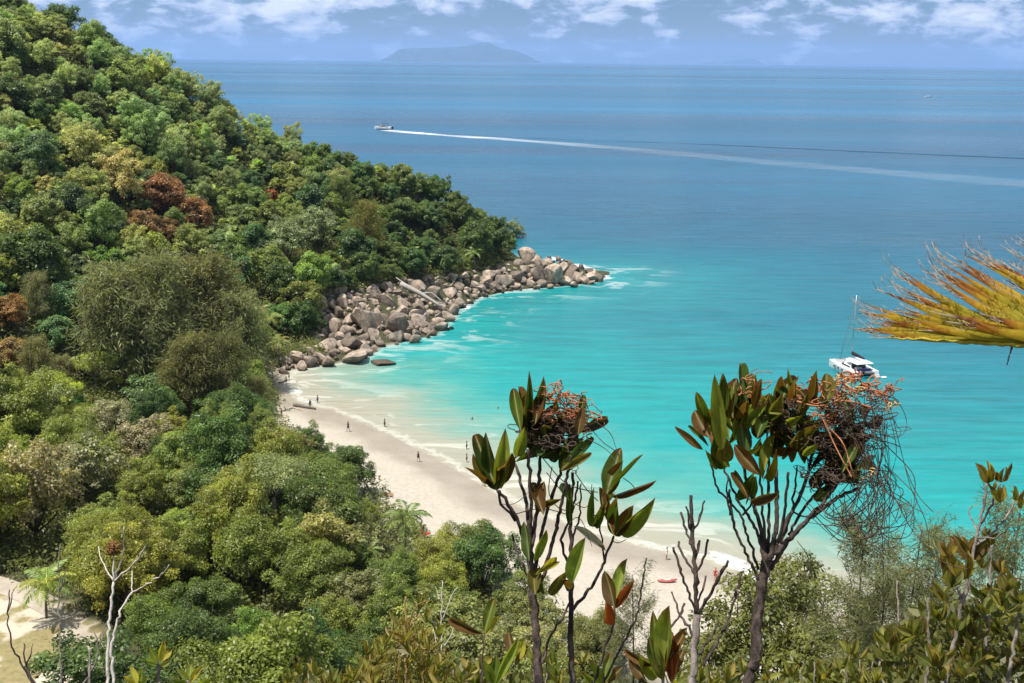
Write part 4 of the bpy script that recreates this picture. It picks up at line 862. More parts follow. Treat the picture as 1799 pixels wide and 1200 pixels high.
for s_ in 'lr': ED += [('chest','sh'+s_),('sh'+s_,'el'+s_),('el'+s_,'wr'+s_),('wr'+s_,'ha'+s_),('ha'+s_,'fi'+s_),('ha'+s_,'th'+s_),('pelvis','hi'+s_),('hi'+s_,'kn'+s_),('kn'+s_,'an'+s_),('an'+s_,'to'+s_),('an'+s_,'he'+s_)]
RAD = dict(pelvis=(.125,.105), waist=(.115,.09), chest=(.145,.105), neck=.055, jaw=.068, head=.092, crown=.05, nose=.018)
for s_ in 'lr': RAD.update({'sh'+s_:.058,'el'+s_:.042,'wr'+s_:.028,'ha'+s_:.036,'fi'+s_:.016,'th'+s_:.012,'hi'+s_:.088,'kn'+s_:.056,'an'+s_:.036,'to'+s_:.03,'he'+s_:.03})
def pose(kind):
    """joint places, metres; faces +Y, standing on z=0"""
    J = dict(pelvis=(0,0,.93), waist=(0,.01,1.12), chest=(0,0,1.32), neck=(0,.01,1.47), jaw=(0,.035,1.56), head=(0,.015,1.63), crown=(0,0,1.71), nose=(0,.125,1.595))
    def side(s_, sx, leg, arm):
        J.update({'hi'+s_: (sx*.1,0,.88), 'sh'+s_: (sx*.185,0,1.40)})
        for k, v in zip(('kn','an','to','he'), leg): J[k+s_] = (sx*.1+v[0]*sx, v[1], v[2])
        for k, v in zip(('el','wr','ha','fi','th'), arm): J[k+s_] = (sx*(.22+v[0]), v[1], v[2])
    stand_l = [(0,.02,.48),(.01,-.01,.07),(.03,.15,.03),(0,-.06,.035)]; arm_d = [(.02,-.02,1.12),(.04,.05,.88),(.04,.07,.80),(.035,.09,.70),(0,.11,.76)]
    if kind == 'stand': side('l', 1, stand_l, arm_d); side('r', -1, stand_l, arm_d)
    elif kind == 'walk':
        side('l', 1, [(0,.20,.50),(0,.24,.08),(.01,.40,.06),(0,.19,.03)], [(.03,-.14,1.14),(.05,-.18,.90),(.05,-.17,.82),(.05,-.15,.72),(.0,-.12,.78)])
        side('r', -1, [(0,-.05,.48),(0,-.32,.16),(.01,-.22,.04),(0,-.38,.14)], [(.03,.12,1.14),(.04,.28,.94),(.04,.32,.87),(.04,.37,.78),(.0,.36,.84)])
    elif kind == 'hips':
        side('l', 1, stand_l, [(.16,-.08,1.14),(.0,.06,.98),(-.04,.10,.97),(-.08,.14,.96),(-.03,.04,.94)]); side('r', -1, [(.03,.05,.48),(.05,.03,.07),(.08,.18,.03),(.05,-.02,.035)], arm_d)
    elif kind == 'sit':
        for k, v in dict(pelvis=(0,0,.12), waist=(0,-.06,.30), chest=(0,-.10,.50), neck=(0,-.06,.65), jaw=(0,-.03,.74), head=(0,-.04,.81), crown=(0,-.06,.89), nose=(0,.065,.775)).items(): J[k] = v
        for s_, sx in (('l',1),('r',-1)):
            J.update({'hi'+s_:(sx*.1,.05,.11),'kn'+s_:(sx*.15,.44,.42),'an'+s_:(sx*.13,.66,.07),'to'+s_:(sx*.15,.82,.04),'he'+s_:(sx*.13,.60,.03),'sh'+s_:(sx*.185,-.09,.58),'el'+s_:(sx*.25,.12,.40),'wr'+s_:(sx*.19,.34,.42),'ha'+s_:(sx*.16,.41,.43),'fi'+s_:(sx*.12,.49,.42),'th'+s_:(sx*.12,.42,.47)})
    elif kind == 'lie':
        J2 = {}; side('l', 1, [(.03,.03,.48),(.05,-.01,.07),(.06,.12,.02),(.04,-.05,.03)], arm_d); side('r', -1, [(.03,.05,.48),(.05,-.01,.07),(.06,.12,.02),(.04,-.05,.03)], arm_d)
        for k, (x, y, z) in J.items(): J2[k] = (x, z - .9, y + .12)
        J = J2
    elif kind == 'swim':
        side('l', 1, stand_l, [(.2,.12,1.25),(.3,.3,1.2),(.31,.37,1.2),(.32,.46,1.2),(.27,.4,1.22)]); side('r', -1, stand_l, [(.2,.12,1.25),(.3,.3,1.2),(.31,.37,1.2),(.32,.46,1.2),(.27,.4,1.22)])
    return J
BODY = {}; HAIRM = {}; WEAR = {}
def shell(J, keys, rs, name, n=9):
    mb = MB(); P = np.array([J[k] if isinstance(k, str) else k for k in keys], float); mb.tube(P, rs, n); return mb.mesh(name, True)
for k in ('stand', 'walk', 'hips', 'sit', 'lie', 'swim'):
    J = pose(k); BODY[k] = skin_body(J, ED, RAD); up = unit(np.array(J['crown']) - np.array(J['jaw'])); fw = unit(np.array(J['nose']) - np.array(J['jaw']))
    bm = bmesh.new(); bmesh.ops.create_icosphere(bm, subdivisions=2, radius=1.0); c0 = np.array(J['head']) + up * .025 - fw * .022
    for v in bm.verts:
        q = np.array(v.co); w = np.array(v.co) * .112; f_ = q @ fw; u_ = q @ up
        if f_ > .25 and u_ < .55: w = w * .72
        if u_ < -.3: w = w * 1.05 - fw * .02
        v.co = c0 + w
    me = bpy.data.meshes.new('hair'); bm.to_mesh(me); bm.free(); me.polygons.foreach_set('use_smooth', np.ones(len(me.polygons), bool)); HAIRM[k] = me
    mbs = MB(); pe = np.array(J['pelvis']); wa = np.array(J['waist'])
    mbs.tube([pe * 1.0 + (pe - wa) * .28, pe, pe * .45 + wa * .55], [.15, .172, .15], 12)
    for s_ in 'lr':
        h = np.array(J['hi' + s_]); kn = np.array(J['kn' + s_]); mbs.tube([h, h * .7 + kn * .3, h * .45 + kn * .55], [.108, .104, .098], 9)
    mbt = MB(); ch = np.array(J['chest']); nk = np.array(J['neck']); mbt.tube([wa * .7 + pe * .3, wa, ch * .85 + wa * .15, ch * .55 + nk * .45], [.148, .150, .178, .12], 12)
    WEAR[k] = {'shorts': mbs.mesh('shorts', True), 'shirt': mbt.mesh('shirt', True)}
def person(px, py, k, face, lab, skin=0, hair=0, shorts='black', shirt=None, z=None, hgt=1.0, group=None, on=None):
    p = on_ground(px, py, 0.0, 90) if z is None else at_z(px, py, 0.0)
    zz = max(hz_q(p[0], p[1]), -0.45) if z is None else z
    e = empty('person', (p[0], p[1], zz), R(face)); e.scale = (hgt,) * 3; tag(e, lab, 'person', group)
    def ch(name, me, mat, par=None):
        o = bpy.data.objects.new(name, me.copy() if me.materials and me.materials[0] != mat else me); COL.objects.link(o); o.parent = par or e
        if not o.data.materials: o.data.materials.append(mat)
        elif o.data.materials[0] != mat: o.data.materials[0] = mat
        return o
    bd = ch('body', BODY[k], SKIN[skin]); ch('hair', HAIRM[k], HAIR[hair], bd); ch('shorts', WEAR[k]['shorts'], CLOTH[shorts])
    if shirt: ch('shirt', WEAR[k]['shirt'], CLOTH[shirt])
    return e
person(612,759,'walk',150,'person in dark shirt and shorts walking along the upper beach',2,0,'black','navy',hgt=1.08)
person(676,751,'stand',120,'person standing in the shallow wash left of centre in dark swimwear',2,0,'black',hgt=1.0)
person(735,812,'walk',-20,'person in dark shorts walking along the middle of the beach',0,0,'black','navy',hgt=1.03)
person(545,718,'hips',40,'person standing at the end of the dark driftwood trunk',2,0,'navy','black')
person(558,708,'stand',60,'person wading just beyond the driftwood trunk',0,0,'blue',z=-.15)
person(495,734,'stand',100,'person on the sand by the trees at the left end of the beach',2,0,'black','black')
person(820,789,'stand',80,'person wading in the milky shallows, farther of two in line',2,0,'navy',z=-.25)
person(820,812,'stand',-90,'person wading in the milky shallows, nearer of two in line',2,0,'black',z=-.2)
person(834,826,'stand',30,'person paddling beside another behind the left leaf cluster',0,1,'white',z=-.1)
person(840,829,'hips',-60,'person in dark shorts, right one of the pair behind the left leaf cluster',2,0,'black',z=-.1)
person(848,855,'stand',10,'person on wet sand just below the left leaf cluster',1,0,'blue')
person(852,857,'stand',-10,'person on wet sand touching the lowest leaf of the left cluster',0,1,'white')
person(1171,983,'stand',100,'person standing alone on wet sand right of the left shrub',0,1,'white','white',hgt=1.05)
person(1256,1020,'walk',170,'person in red swimwear beside the breaking wave, rear one of the couple',1,0,'red','red')
person(1260,1027,'walk',190,'person in red shorts beside the breaking wave, front one of the couple',1,1,'red')
person(508,668,'stand',90,'person standing near the rocks at the far corner of the beach',2,0,'black')
person(503,675,'walk',30,'person walking past the small driftwood at the far corner of the beach',0,0,'navy')
person(830,737,'swim',140,'swimmer up to the chest in turquoise water left of the left shrub',2,0,'black',z=-1.25)
person(875,718,'swim',100,'swimmer farther out, just left of the shrub tip',2,0,'black',z=-1.35)
person(680,870,'lie',80,'sunbather lying on the sand by the dark overhanging tree',0,0,'orange')
person(743,934,'sit',30,'person sitting on a red towel beside the coconut palm',0,0,'red','black')
# ---- things on the sand
def towel(px, py, w, l, rz, col, lab, name='beach_towel', cat='towel'):
    p = on_ground(px, py, 0, 90); mb = MB(); n = 7
    V = [(-w / 2 + w * i / (n - 1), -l / 2 + l * j / (n - 1), .03 + .035 * float(vnoise(i * .9 + px, j * .9)) ) for j in range(n) for i in range(n)]; V += [(x, y, z - .025) for x, y, z in V]
    Fs = [(j*n+i, j*n+i+1, (j+1)*n+i+1, (j+1)*n+i) for j in range(n-1) for i in range(n-1)]; Fs += [tuple(q + n*n for q in f[::-1]) for f in Fs]; mb.add(V, Fs)
    o = mb.obj(name, CLOTH[col]); o.location = (p[0], p[1], hz_q(p[0], p[1]) + .02); o.rotation_euler = (0, 0, R(rz)); tag(o, lab, cat)
towel(742,938,1.3,2.0,60,'red','red towel on the sand under the person sitting by the coconut palm')
towel(679,872,1.0,2.0,85,'orange','tan towel under the sunbather beside the dark tree')
pb = on_ground(1172, 1024, 0, 90); e = empty('kayak', (pb[0], pb[1], hz_q(pb[0], pb[1]) + .02), R(8)); tag(e, 'red kayak lying on the sand below the standing person', 'kayak')
KRED = plain('kayak_red', (.34, .075, .065), .4, .5); mb = MB(); rings = []
for t in np.linspace(-1, 1, 13):
    w = .40 * (1 - abs(t) ** 2.4) + .015; zb = .12 * abs(t) ** 2.5; rings.append([(t * 1.3, math.cos(q) * w, zb + .17 + math.sin(q) * .16 * (1 - .5 * abs(t) ** 3)) for q in np.linspace(0, 6.283, 13)[:-1]])
mb.loft(rings); mb.obj('hull', KRED, e, True)
mb = MB(); mb.loft([[(math.cos(q) * .45 * k_, math.sin(q) * .22 * k_, z_) for q in np.linspace(0, 6.283, 15)[:-1]] for k_, z_ in ((1.12, .325), (1.1, .36), (.95, .36), (.9, .335))]); mb.obj('cockpit', plain('kayak_pit', (.62, .40, .36), .6, .3), e, True)

# ================================================================ BOATS
GEL = plain('white_gelcoat', (.72, .72, .71), .25, .5, .03); GLASS = plain('boat_glass', (.02, .025, .03), .12, .6, .1); DARKC = plain('dark_canvas', (.02, .022, .03), .8, .2); ALU = plain('mast_alloy', (.36, .38, .39), .35, .5, .05, metallic=.7); TEAK = plain('deck_grey', (.55, .54, .50), .7, .2); BLUEC = plain('blue_canvas', (.05, .07, .25), .8, .2)
def hull_rings(L, beam, free, y0=0, draft=.35, flare=1.0, n=15, bowup=.35, sternw=.8):
    rings = []
    for t in np.linspace(0, 1, n):
        x = -L / 2 + L * t; w = beam / 2 * (sternw + (1 - sternw) * math.sin(min(t / .45, 1) * math.pi / 2)) if t < .45 else beam / 2 * max(1 - ((t - .45) / .55) ** 2.3, .02); top = free + bowup * t ** 2
        rings.append([(x, y0 + w, top), (x, y0 + w * .97, top * .5), (x, y0 + w * .75, 0), (x, y0 + w * .2, -draft * (1 - .7 * t ** 3)), (x, y0 - w * .2, -draft * (1 - .7 * t ** 3)), (x, y0 - w * .75, 0), (x, y0 - w * .97, top * .5), (x, y0 - w, top)])
    return rings
def catamaran():
    p = at_z(1497, 652, 0); e = empty('catamaran', (p[0], p[1], 0), R(106)); tag(e, 'white sailing catamaran anchored in the turquoise bay', 'catamaran'); e.scale = (.88,) * 3
    for y0 in (-2.7, 2.7):
        mb = MB(); mb.loft(hull_rings(12.5, 1.75, 1.45, y0)); h = mb.obj('hull', GEL, e, False)
        sy = 1 if y0 > 0 else -1
        mb = MB(); [mb.box((-7.0 + .45 * i - .3, y0 - .6, .10 + .35 * i), (-6.2 + .45 * i, y0 + .6, .30 + .35 * i)) for i in range(3)]; mb.obj('transom_step', GEL, e)
        for i in range(3): mb = MB(); mb.box((-1.5 + i * 1.7, y0 + sy * .79, .85), (-.5 + i * 1.7, y0 + sy * .90, 1.10)); mb.obj('window', GLASS, h)
    mb = MB(); mb.box((-5.2, -2.3, .75), (2.4, 2.3, 1.32)); mb.box((2.2, -2.6, 1.18), (2.55, 2.6, 1.42)); mb.obj('bridge_deck', GEL, e)
    mb = MB(); mb.add([(2.5, -2.1, 1.30), (5.9, -2.5, 1.62), (5.9, 2.5, 1.62), (2.5, 2.1, 1.30)], [(0, 1, 2, 3)]); mb.obj('trampoline', plain('net_grey', (.30, .31, .32), .9, .1), e)
    mb = MB(); mb.tube([(5.85, -2.6, 1.6), (5.85, 2.6, 1.6)], .12, 8); mb.obj('cross_beam', ALU, e, True)
    def house(x0, x1, w, z0, z1, rake, nm, mat):
        mb = MB(); ring = lambda z, k, sh_: [(x0 + sh_ * .3, w * k, z), (x1 - 1.0 - rake * sh_, w * k, z), (x1 - rake * sh_, w * .62 * k, z), (x1 - rake * sh_, -w * .62 * k, z), (x1 - 1.0 - rake * sh_, -w * k, z), (x0 + sh_ * .3, -w * k, z)]
        mb.loft([ring(z0, 1, 0), ring((z0 + z1) / 2, .97, .5), ring(z1, .88, 1)]); return mb.obj(nm, mat, e)
    cb_ = house(-2.6, 2.6, 2.25, 1.28, 2.28, 1.2, 'cabin', GEL); cw_ = house(-2.3, 2.45, 2.285, 1.66, 2.06, .55, 'cabin_window', GLASS); cw_.parent = cb_
    mb = MB(); mb.loft([[(x, y, z) for x, y in ((-5.4, 2.3), (-1.0, 2.35), (.6, 1.7), (.6, -1.7), (-1.0, -2.35), (-5.4, -2.3))] for z in (3.10, 3.24)]); mb.obj('cockpit_roof', GEL, e)
    mb = MB(); mb.box((-2.75, -1.9, 1.33), (-2.62, 1.9, 3.05)); mb.obj('saloon_door', GLASS, e)
    for y in (-2.1, 2.1):
        mb = MB(); mb.tube([(-5.2, y, 1.3), (-5.2, y, 3.1)], .06, 6); mb.obj('roof_post', ALU, e)
    mb = MB(); mb.box((-5.15, -1.9, 1.33), (-4.6, 1.9, 1.80)); mb.obj('cockpit_seat', BLUEC, e)
    mb = MB(); mb.box((-3.9, -.2, 1.33), (-3.2, 1.5, 1.95)); mb.obj('cockpit_table', TEAK, e)
    mb = MB(); mb.tube([(.9, 0, 2.2), (.8, 0, 19.0)], [.13, .09], 8); ms = mb.obj('mast', ALU, e, True)
    for z in (8.5, 13.5): mb = MB(); mb.tube([(.85, -1.1, z), (.85, 1.1, z)], .035, 5); mb.obj('spreader', ALU, ms)
    mb = MB(); mb.tube([(.7, 0, 4.0), (-4.9, 0, 4.15)], .11, 8); mb.obj('boom', ALU, e, True)
    mb = MB(); mb.loft([[(x, math.cos(q) * .26 * k, 4.45 - .06 * x * -1 * .2 + math.sin(q) * .42 * k) for q in np.linspace(0, 6.283, 9)[:-1]] for x, k in ((.55, 1.25), (-.8, 1.2), (-2.4, .95), (-4.2, .6), (-4.9, .3))]); mb.obj('sail_cover', DARKC, e, True)
    mb = MB(); mb.tube([(5.8, 0, 1.7), (.82, 0, 17.8)], [.10, .05], 6); mb.obj('furled_jib', ALU, e, True)
    for y in (-2.7, 2.7): mb = MB(); mb.tube([(-.3, y, 1.5), (.82, 0, 18.0)], .02, 4); mb.obj('shroud', ALU, e)
    mb = MB()
    for y in (-3.5, 3.5):
        for x in np.linspace(-5.5, 5.0, 7): mb.tube([(x, y * (1 if x < 2 else 1 - (x - 2) * .05), 1.5), (x, y * (1 if x < 2 else 1 - (x - 2) * .05), 2.15)], .022, 4)
        mb.tube([(-5.5, y, 2.15), (2, y, 2.15), (5.0, y * .85, 2.15)], .016, 4)
    mb.obj('guard_rail', ALU, e)
    mb = MB(); rr = hull_rings(3.0, 1.4, .42, 0, .12, n=9, bowup=.12, sternw=.9); mb.loft([[(y * 1.0 - 6.6, x, z + 1.0) for x, y, z in q] for q in rr]); mb.obj('tender', plain('tender_grey', (.10, .11, .11), .6, .3), e)
    mb = MB(); mb.box((-6.9, 1.0, 1.0), (-6.5, 1.4, 1.9)); mb.obj('outboard_motor', DARKC, e)
    q = at_z(1553, 664, 0); mb = MB(); mb.loft([[(math.cos(a) * r_, math.sin(a) * r_ * .6, z) for a in np.linspace(0, 6.283, 13)[:-1]] for r_, z in ((.3, -.15), (.62, .02), (.7, .18), (.45, .32), (.1, .36))]); o = mb.obj('mooring_buoy', GEL, None, True); o.location = (q[0], q[1], 0); tag(o, 'white mooring float in the water behind the catamaran', 'buoy')
catamaran()
def motorboat(px, py, L, rz, lab, small=False):
    p = at_z(px, py, 0); e = empty('motor_boat', (p[0], p[1], 0.2), R(rz)); tag(e, lab, 'boat'); k = L / 12.0
    def S(mb, nm, mat, par=None): 
        mb.v = [(x * k, y * k, z * k) for x, y, z in mb.v]; return mb.obj(nm, mat, par or e)
    mb = MB(); mb.loft(hull_rings(12, 3.8, 1.4, 0, .5, bowup=.9)); S(mb, 'hull', GEL if small else plain('hull_greywhite', (.62, .62, .60), .35, .4))
    mb = MB(); mb.loft([[(-2.2 + s_ * .2, 1.45 * q, z), (1.6 - s_, 1.45 * q, z), (2.7 - s_ * 1.6, .8 * q, z), (2.7 - s_ * 1.6, -.8 * q, z), (1.6 - s_, -1.45 * q, z), (-2.2 + s_ * .2, -1.45 * q, z)] for z, q, s_ in ((1.3, 1, 0), (2.4, .95, .5), (3.1, .85, 1))]); cb = S(mb, 'cabin', GEL)
    mb = MB(); mb.loft([[(-2.0, 1.47, z), (1.35 - s_, 1.47, z), (2.35 - s_ * 1.2, .82, z), (2.35 - s_ * 1.2, -.82, z), (1.35 - s_, -1.47, z), (-2.0, -1.47, z)] for z, s_ in ((2.0, 0), (2.7, .35))]); S(mb, 'cabin_window', GLASS, cb)
    if not small:
        mb = MB(); mb.box((-3.6, -1.5, 3.75), (.9, 1.5, 3.87)); S(mb, 'canopy', DARKC)
        for x in (-3.4, .7):
            for y in (-1.4, 1.4): mb = MB(); mb.tube([(x, y, 1.4), (x, y, 3.8)], .07, 5); S(mb, 'canopy_post', ALU)
        mb = MB(); mb.box((-5.6, -1.7, 1.3), (-3.2, 1.7, 2.0)); S(mb, 'stern_seat', plain('seat_white', (.7, .7, .68), .6, .3))
        mb = MB(); mb.tube([(-.5, 0, 3.8), (-.6, 0, 6.2)], .06, 5); S(mb, 'antenna', ALU)
        mb = MB(); [mb.tube([(x, y, 1.9), (x, y, 2.9)], .06, 4) for x in (3, 4.2, 5.3) for y in (-.9, .9)]; S(mb, 'bow_rail', ALU)
    for y in (-.7, .7): mb = MB(); mb.box((-6.9, y - .3, .4), (-6.1, y + .3, 2.0)); S(mb, 'outboard_motor', DARKC)
motorboat(673, 228, 17, 170, 'motor boat with dark canopy speeding left ahead of its white wake')
motorboat(1630, 171, 13, 175, 'tiny white boat far out to the right near the horizon', True)
# ================================================================ FOREGROUND PLANTS
def big_leaf_mat():
    m = NT('leathery_leaf'); oi = m.n('ShaderNodeObjectInfo'); o_ = m.obj(); t = m.attr('along'); rb = m.attr('rib')
    vec = m.n('ShaderNodeVectorMath', operation='ADD'); m.l(o_, vec.inputs[0]); sc_ = m.n('ShaderNodeVectorMath', operation='SCALE'); cmb = m.n('ShaderNodeCombineXYZ')
    m.l(oi.outputs['Random'], cmb.inputs[0]); m.l(oi.outputs['Random'], cmb.inputs[1]); m.l(cmb.outputs[0], sc_.inputs[0]); sc_.inputs['Scale'].default_value = 37.0; m.l(sc_.outputs[0], vec.inputs[1])
    nz = m.noise(5.0, 4, .6, vec.outputs[0]); n2 = m.noise(2.2, 3, .6, vec.outputs[0])
    base = m.n('ShaderNodeVectorMath', operation='SCALE'); m.l(oi.outputs['Color'], base.inputs[0]); m.l(m.rng(nz, .3, .7, .75, 1.25), base.inputs['Scale'])
    c = m.mix(m.rng(m.math('ADD', t, m.math('MULTIPLY', n2, .9)), 1.18, 1.45, 0, .85, True), base.outputs[0], (.14, .055, .022, 1))      # scorched tips
    c = m.mix(m.rng(rb, 0, .085, .55, 0, True), c, (.30, .30, .10, 1)); veins = m.n('ShaderNodeTexWave'); veins.inputs['Scale'].default_value = 5; m.l(m.mapping(o_, (1, 2, 1), (0, 0, .5)), veins.inputs[0])
    b = m.bsdf(c, .5, .3, m.bump(veins.outputs['Fac'], .12, .02)); tr = m.n('ShaderNodeBsdfTranslucent'); m.l(m.mix(1.0, c, (1.5, 1.45, .55, 1), 'MULTIPLY'), tr.inputs[0])
    mx = m.n('ShaderNodeMixShader'); mx.inputs[0].default_value = .42; m.l(b.outputs[0], mx.inputs[1]); m.l(tr.outputs[0], mx.inputs[2]); return m.done(mx.outputs[0])
BIGLEAF = big_leaf_mat()
def leaf_blade(seed, bend, keel, pw=.85, nt_=10, nc=5):
    rng = np.random.default_rng(seed); V = []; al = []; rb = []; k1, k2 = rng.normal(0, .05), rng.normal(0, .4)
    for i in range(nt_ + 1):
        t = i / nt_; w = .5 * (math.sin(math.pi * min(max(t, 0), 1) ** pw) ** .72) * (1 if t < .96 else .5) + (.035 if t < .08 else 0)
        for j in range(nc):
            x = (j / (nc - 1) - .5) * 2; wv = .03 * math.sin(t * 9 + k2 * 5) * abs(x)
            V.append((x * w + k1 * math.sin(t * 3), t, .0 + bend * t * t + keel * w * abs(x) + wv)); al.append(t); rb.append(abs(x) * w)
    q = np.arange((nt_ + 1) * nc).reshape(nt_ + 1, nc); F = np.stack([q[:-1, :-1], q[:-1, 1:], q[1:, 1:], q[1:, :-1]], -1).reshape(-1, 4)
    me = mesh_np('leaf', V, F, True, {'along': ('POINT', al), 'rib': ('POINT', rb)}); me.materials.append(BIGLEAF); return me
BLADES = [leaf_blade(600 + i, b, k, p) for i, (b, k, p) in enumerate([(.05,.35,.85),(-.14,.45,.95),(.16,.3,.8),(-.05,.55,.9),(.25,.4,1.0)])]
SMALLB = [leaf_blade(620 + i, b, k, .95, 5, 3) for i, (b, k) in enumerate([(.05,.4),(-.2,.5),(.2,.35)])]
G_DK, G_MD, G_LT, G_BR, G_RD, G_OL, G_YL, G_BK = (.045,.075,.012), (.085,.115,.015), (.20,.24,.035), (.105,.055,.014), (.23,.05,.018), (.125,.105,.018), (.34,.30,.04), (.03,.022,.012)
def leaf_obj(e, base, tip, width, col, roll=None, lib=None, name='leaf'):
    """one leaf under its plant, from base to tip (world points), turned about its rib"""
    base = np.asarray(base, float); tip = np.asarray(tip, float); y = tip - base; L = np.linalg.norm(y); y = y / L
    view = unit(CAM - base); s_ = unit(np.cross(y, view)); n0 = np.cross(s_, y); a = rnd.uniform(-.9, .9) if roll is None else roll
    x = s_ * math.cos(a) + n0 * math.sin(a); z = np.cross(x, y); lib = lib or BLADES
    o = link(name, lib[rnd.randrange(len(lib))], None, e); org = np.array(e.location)
    o.matrix_local = Matrix(((x[0]*width, y[0]*L, z[0]*L, base[0]-org[0]), (x[1]*width, y[1]*L, z[1]*L, base[1]-org[1]), (x[2]*width, y[2]*L, z[2]*L, base[2]-org[2]), (0, 0, 0, 1)))
    k = rnd.uniform(.8, 1.25); o.color = (col[0] * k * rnd.uniform(.9, 1.1), col[1] * k, col[2] * k, 1); return o
TWIG = bark_mat('twig_bark', (.022, .016, .013, 1), (.115, .085, .07, 1), 22); TWIG_P = bark_mat('pale_twig_bark', (.38, .34, .29, 1), (.62, .57, .50, 1), 14); TWIG_G = bark_mat('grey_twig_bark', (.10, .08, .065, 1), (.30, .26, .22, 1), 16)
def stems(e, dist, lines, mat=TWIG, name='stem', knob=.16, dj=.1, sides=7, k0=1.0):
    """each line: ((px, py), ...), start width, end width in photo pixels, depth shift at start and end; every line is a part"""
    out = []
    for pts, w0, w1, d0, d1 in lines:
        pts = np.array(pts, float); n = max(6, int(np.abs(np.diff(pts, axis=0)).sum() / 9)); pp = resample(pts, n); dd = np.linspace(d0, d1, n)
        for _ in range(2): pp[1:-1] = (pp[:-2] + 2 * pp[1:-1] + pp[2:]) / 4
        P = np.array([at_d(x, y, dist + q) for (x, y), q in zip(pp, dd)]) - np.array(e.location)
        P[1:-1] += NR.normal(0, .0011 * dist * .5, (n - 2, 3)); r_ = np.linspace(w0, w1, n) * .5 * dist / F_PX * k0; r_ = r_ * (1 + knob * (NR.random(n) - .4) * 2 * (NR.random(n) > .55))
        mb = MB(); mb.tube(P, r_, sides); out.append(mb.obj(name, mat, e, True))
    return out
def rosette(e, px, py, dist, n, Lpx, wr, cols, spread=1.0, up=(0, -1), lib=None, stalk=None):
    """a tuft of leaves at a twig end; leaves fan out around the twig's direction"""
    b0 = at_d(px, py, dist); upw = unit(-_u * up[1] + _r * up[0]); s1 = unit(np.cross(upw, _f)); s2 = np.cross(s1, upw)
    for i in range(n):
        a = i * 2.4 + rnd.random() * .6; tilt = rnd.uniform(.15, .95) * spread; d = upw * math.cos(tilt) + (s1 * math.cos(a) + s2 * math.sin(a)) * math.sin(tilt); L = Lpx * rnd.uniform(.65, 1.15) * dist / F_PX
        leaf_obj(e, b0 + d * L * .04, b0 + d * L, L * wr * rnd.uniform(.8, 1.2), rnd.choice(cols), rnd.uniform(-1.2, 1.2), lib)
VINE_O = plain('vine_orange', (.33, .12, .045), .5, .35, .3, 40); VINE_D = plain('vine_dry', (.075, .052, .038), .7, .2, .3, 40); VINE_Y = plain('vine_straw', (.55, .36, .13), .6, .3, .2, 40)
def tangle(c, rad, n, seg, step, r_, seed, wander=.55, pull=.5):
    """curly strands winding inside an ellipsoid; c centre, rad radii along right, depth, up"""
    rng = np.random.default_rng(seed); mb = MB(); ax = np.stack([_r, _f, _u]); 
    for i in range(n):
        p = unit(rng.normal(0, 1, 3)) * rng.uniform(.35, 1.0) ** .5; d = unit(rng.normal(0, 1, 3)); turn = unit(rng.normal(0, 1, 3)) * rng.uniform(.1, .5); P = []
        for k in range(rng.integers(seg // 2, seg)):
            P.append(c + (p * rad) @ ax); d = unit(d + np.cross(turn, d) + rng.normal(0, wander * .35, 3) - p * max(np.linalg.norm(p) - .85, 0) * pull * 3); p = p + d * step
            if rng.random() < .08: turn = unit(rng.normal(0, 1, 3)) * rng.uniform(.1, .6)
        if len(P) > 4: mb.tube(np.array(P), r_ * rng.uniform(.6, 1.2), 4, cap=False)
    return mb
def nest(org, dist, blobs, per, seg, r_, seed, jitter):
    rng = np.random.default_rng(seed); out = MB()
    for (x, y, rr) in blobs:
        for k in range(3):
            c = at_d(x + rng.normal(0, jitter), y + rng.normal(0, jitter), dist + rng.normal(0, .04)); q = rr * rng.uniform(.5, 1.2)
            mb = tangle(c - org, np.array([PX(dist, q * rng.uniform(.8, 1.4)), PX(dist, q), PX(dist, q * rng.uniform(.5, 1.0))]), max(per // 3, 1), seg, .2, r_, int(rng.integers(1e6)), 1.0, .12); out.add(mb.v, mb.f)
    return out
def hang(pts_list, dist, r_, jit=.05, mat=None, e=None, name='strand'):
    mb = MB(); org = np.array(e.location)
    for pts in pts_list:
        pts = np.array(pts, float); n = max(10, int(np.abs(np.diff(pts, axis=0)).sum() / 14)); pp = resample(pts, n)
        for _ in range(3): pp[1:-1] = (pp[:-2] + 2 * pp[1:-1] + pp[2:]) / 4
        dd = dist + NR.normal(0, jit) + np.cumsum(NR.normal(0, .006, n)); P = np.array([at_d(x, y, q) for (x, y), q in zip(pp, dd)]) - org; mb.tube(P, r_ * NR.uniform(.7, 1.2), 4, cap=False)
    return mb.obj(name, mat, e, True)
def base_at(px, py, dist):
    p = at_d(px, py, dist); return (float(p[0]), float(p[1]), float(min(p[2], hz_q(p[0], p[1]) + .05)) if False else float(p[2]))
def PX(d, px): return px * d / F_PX

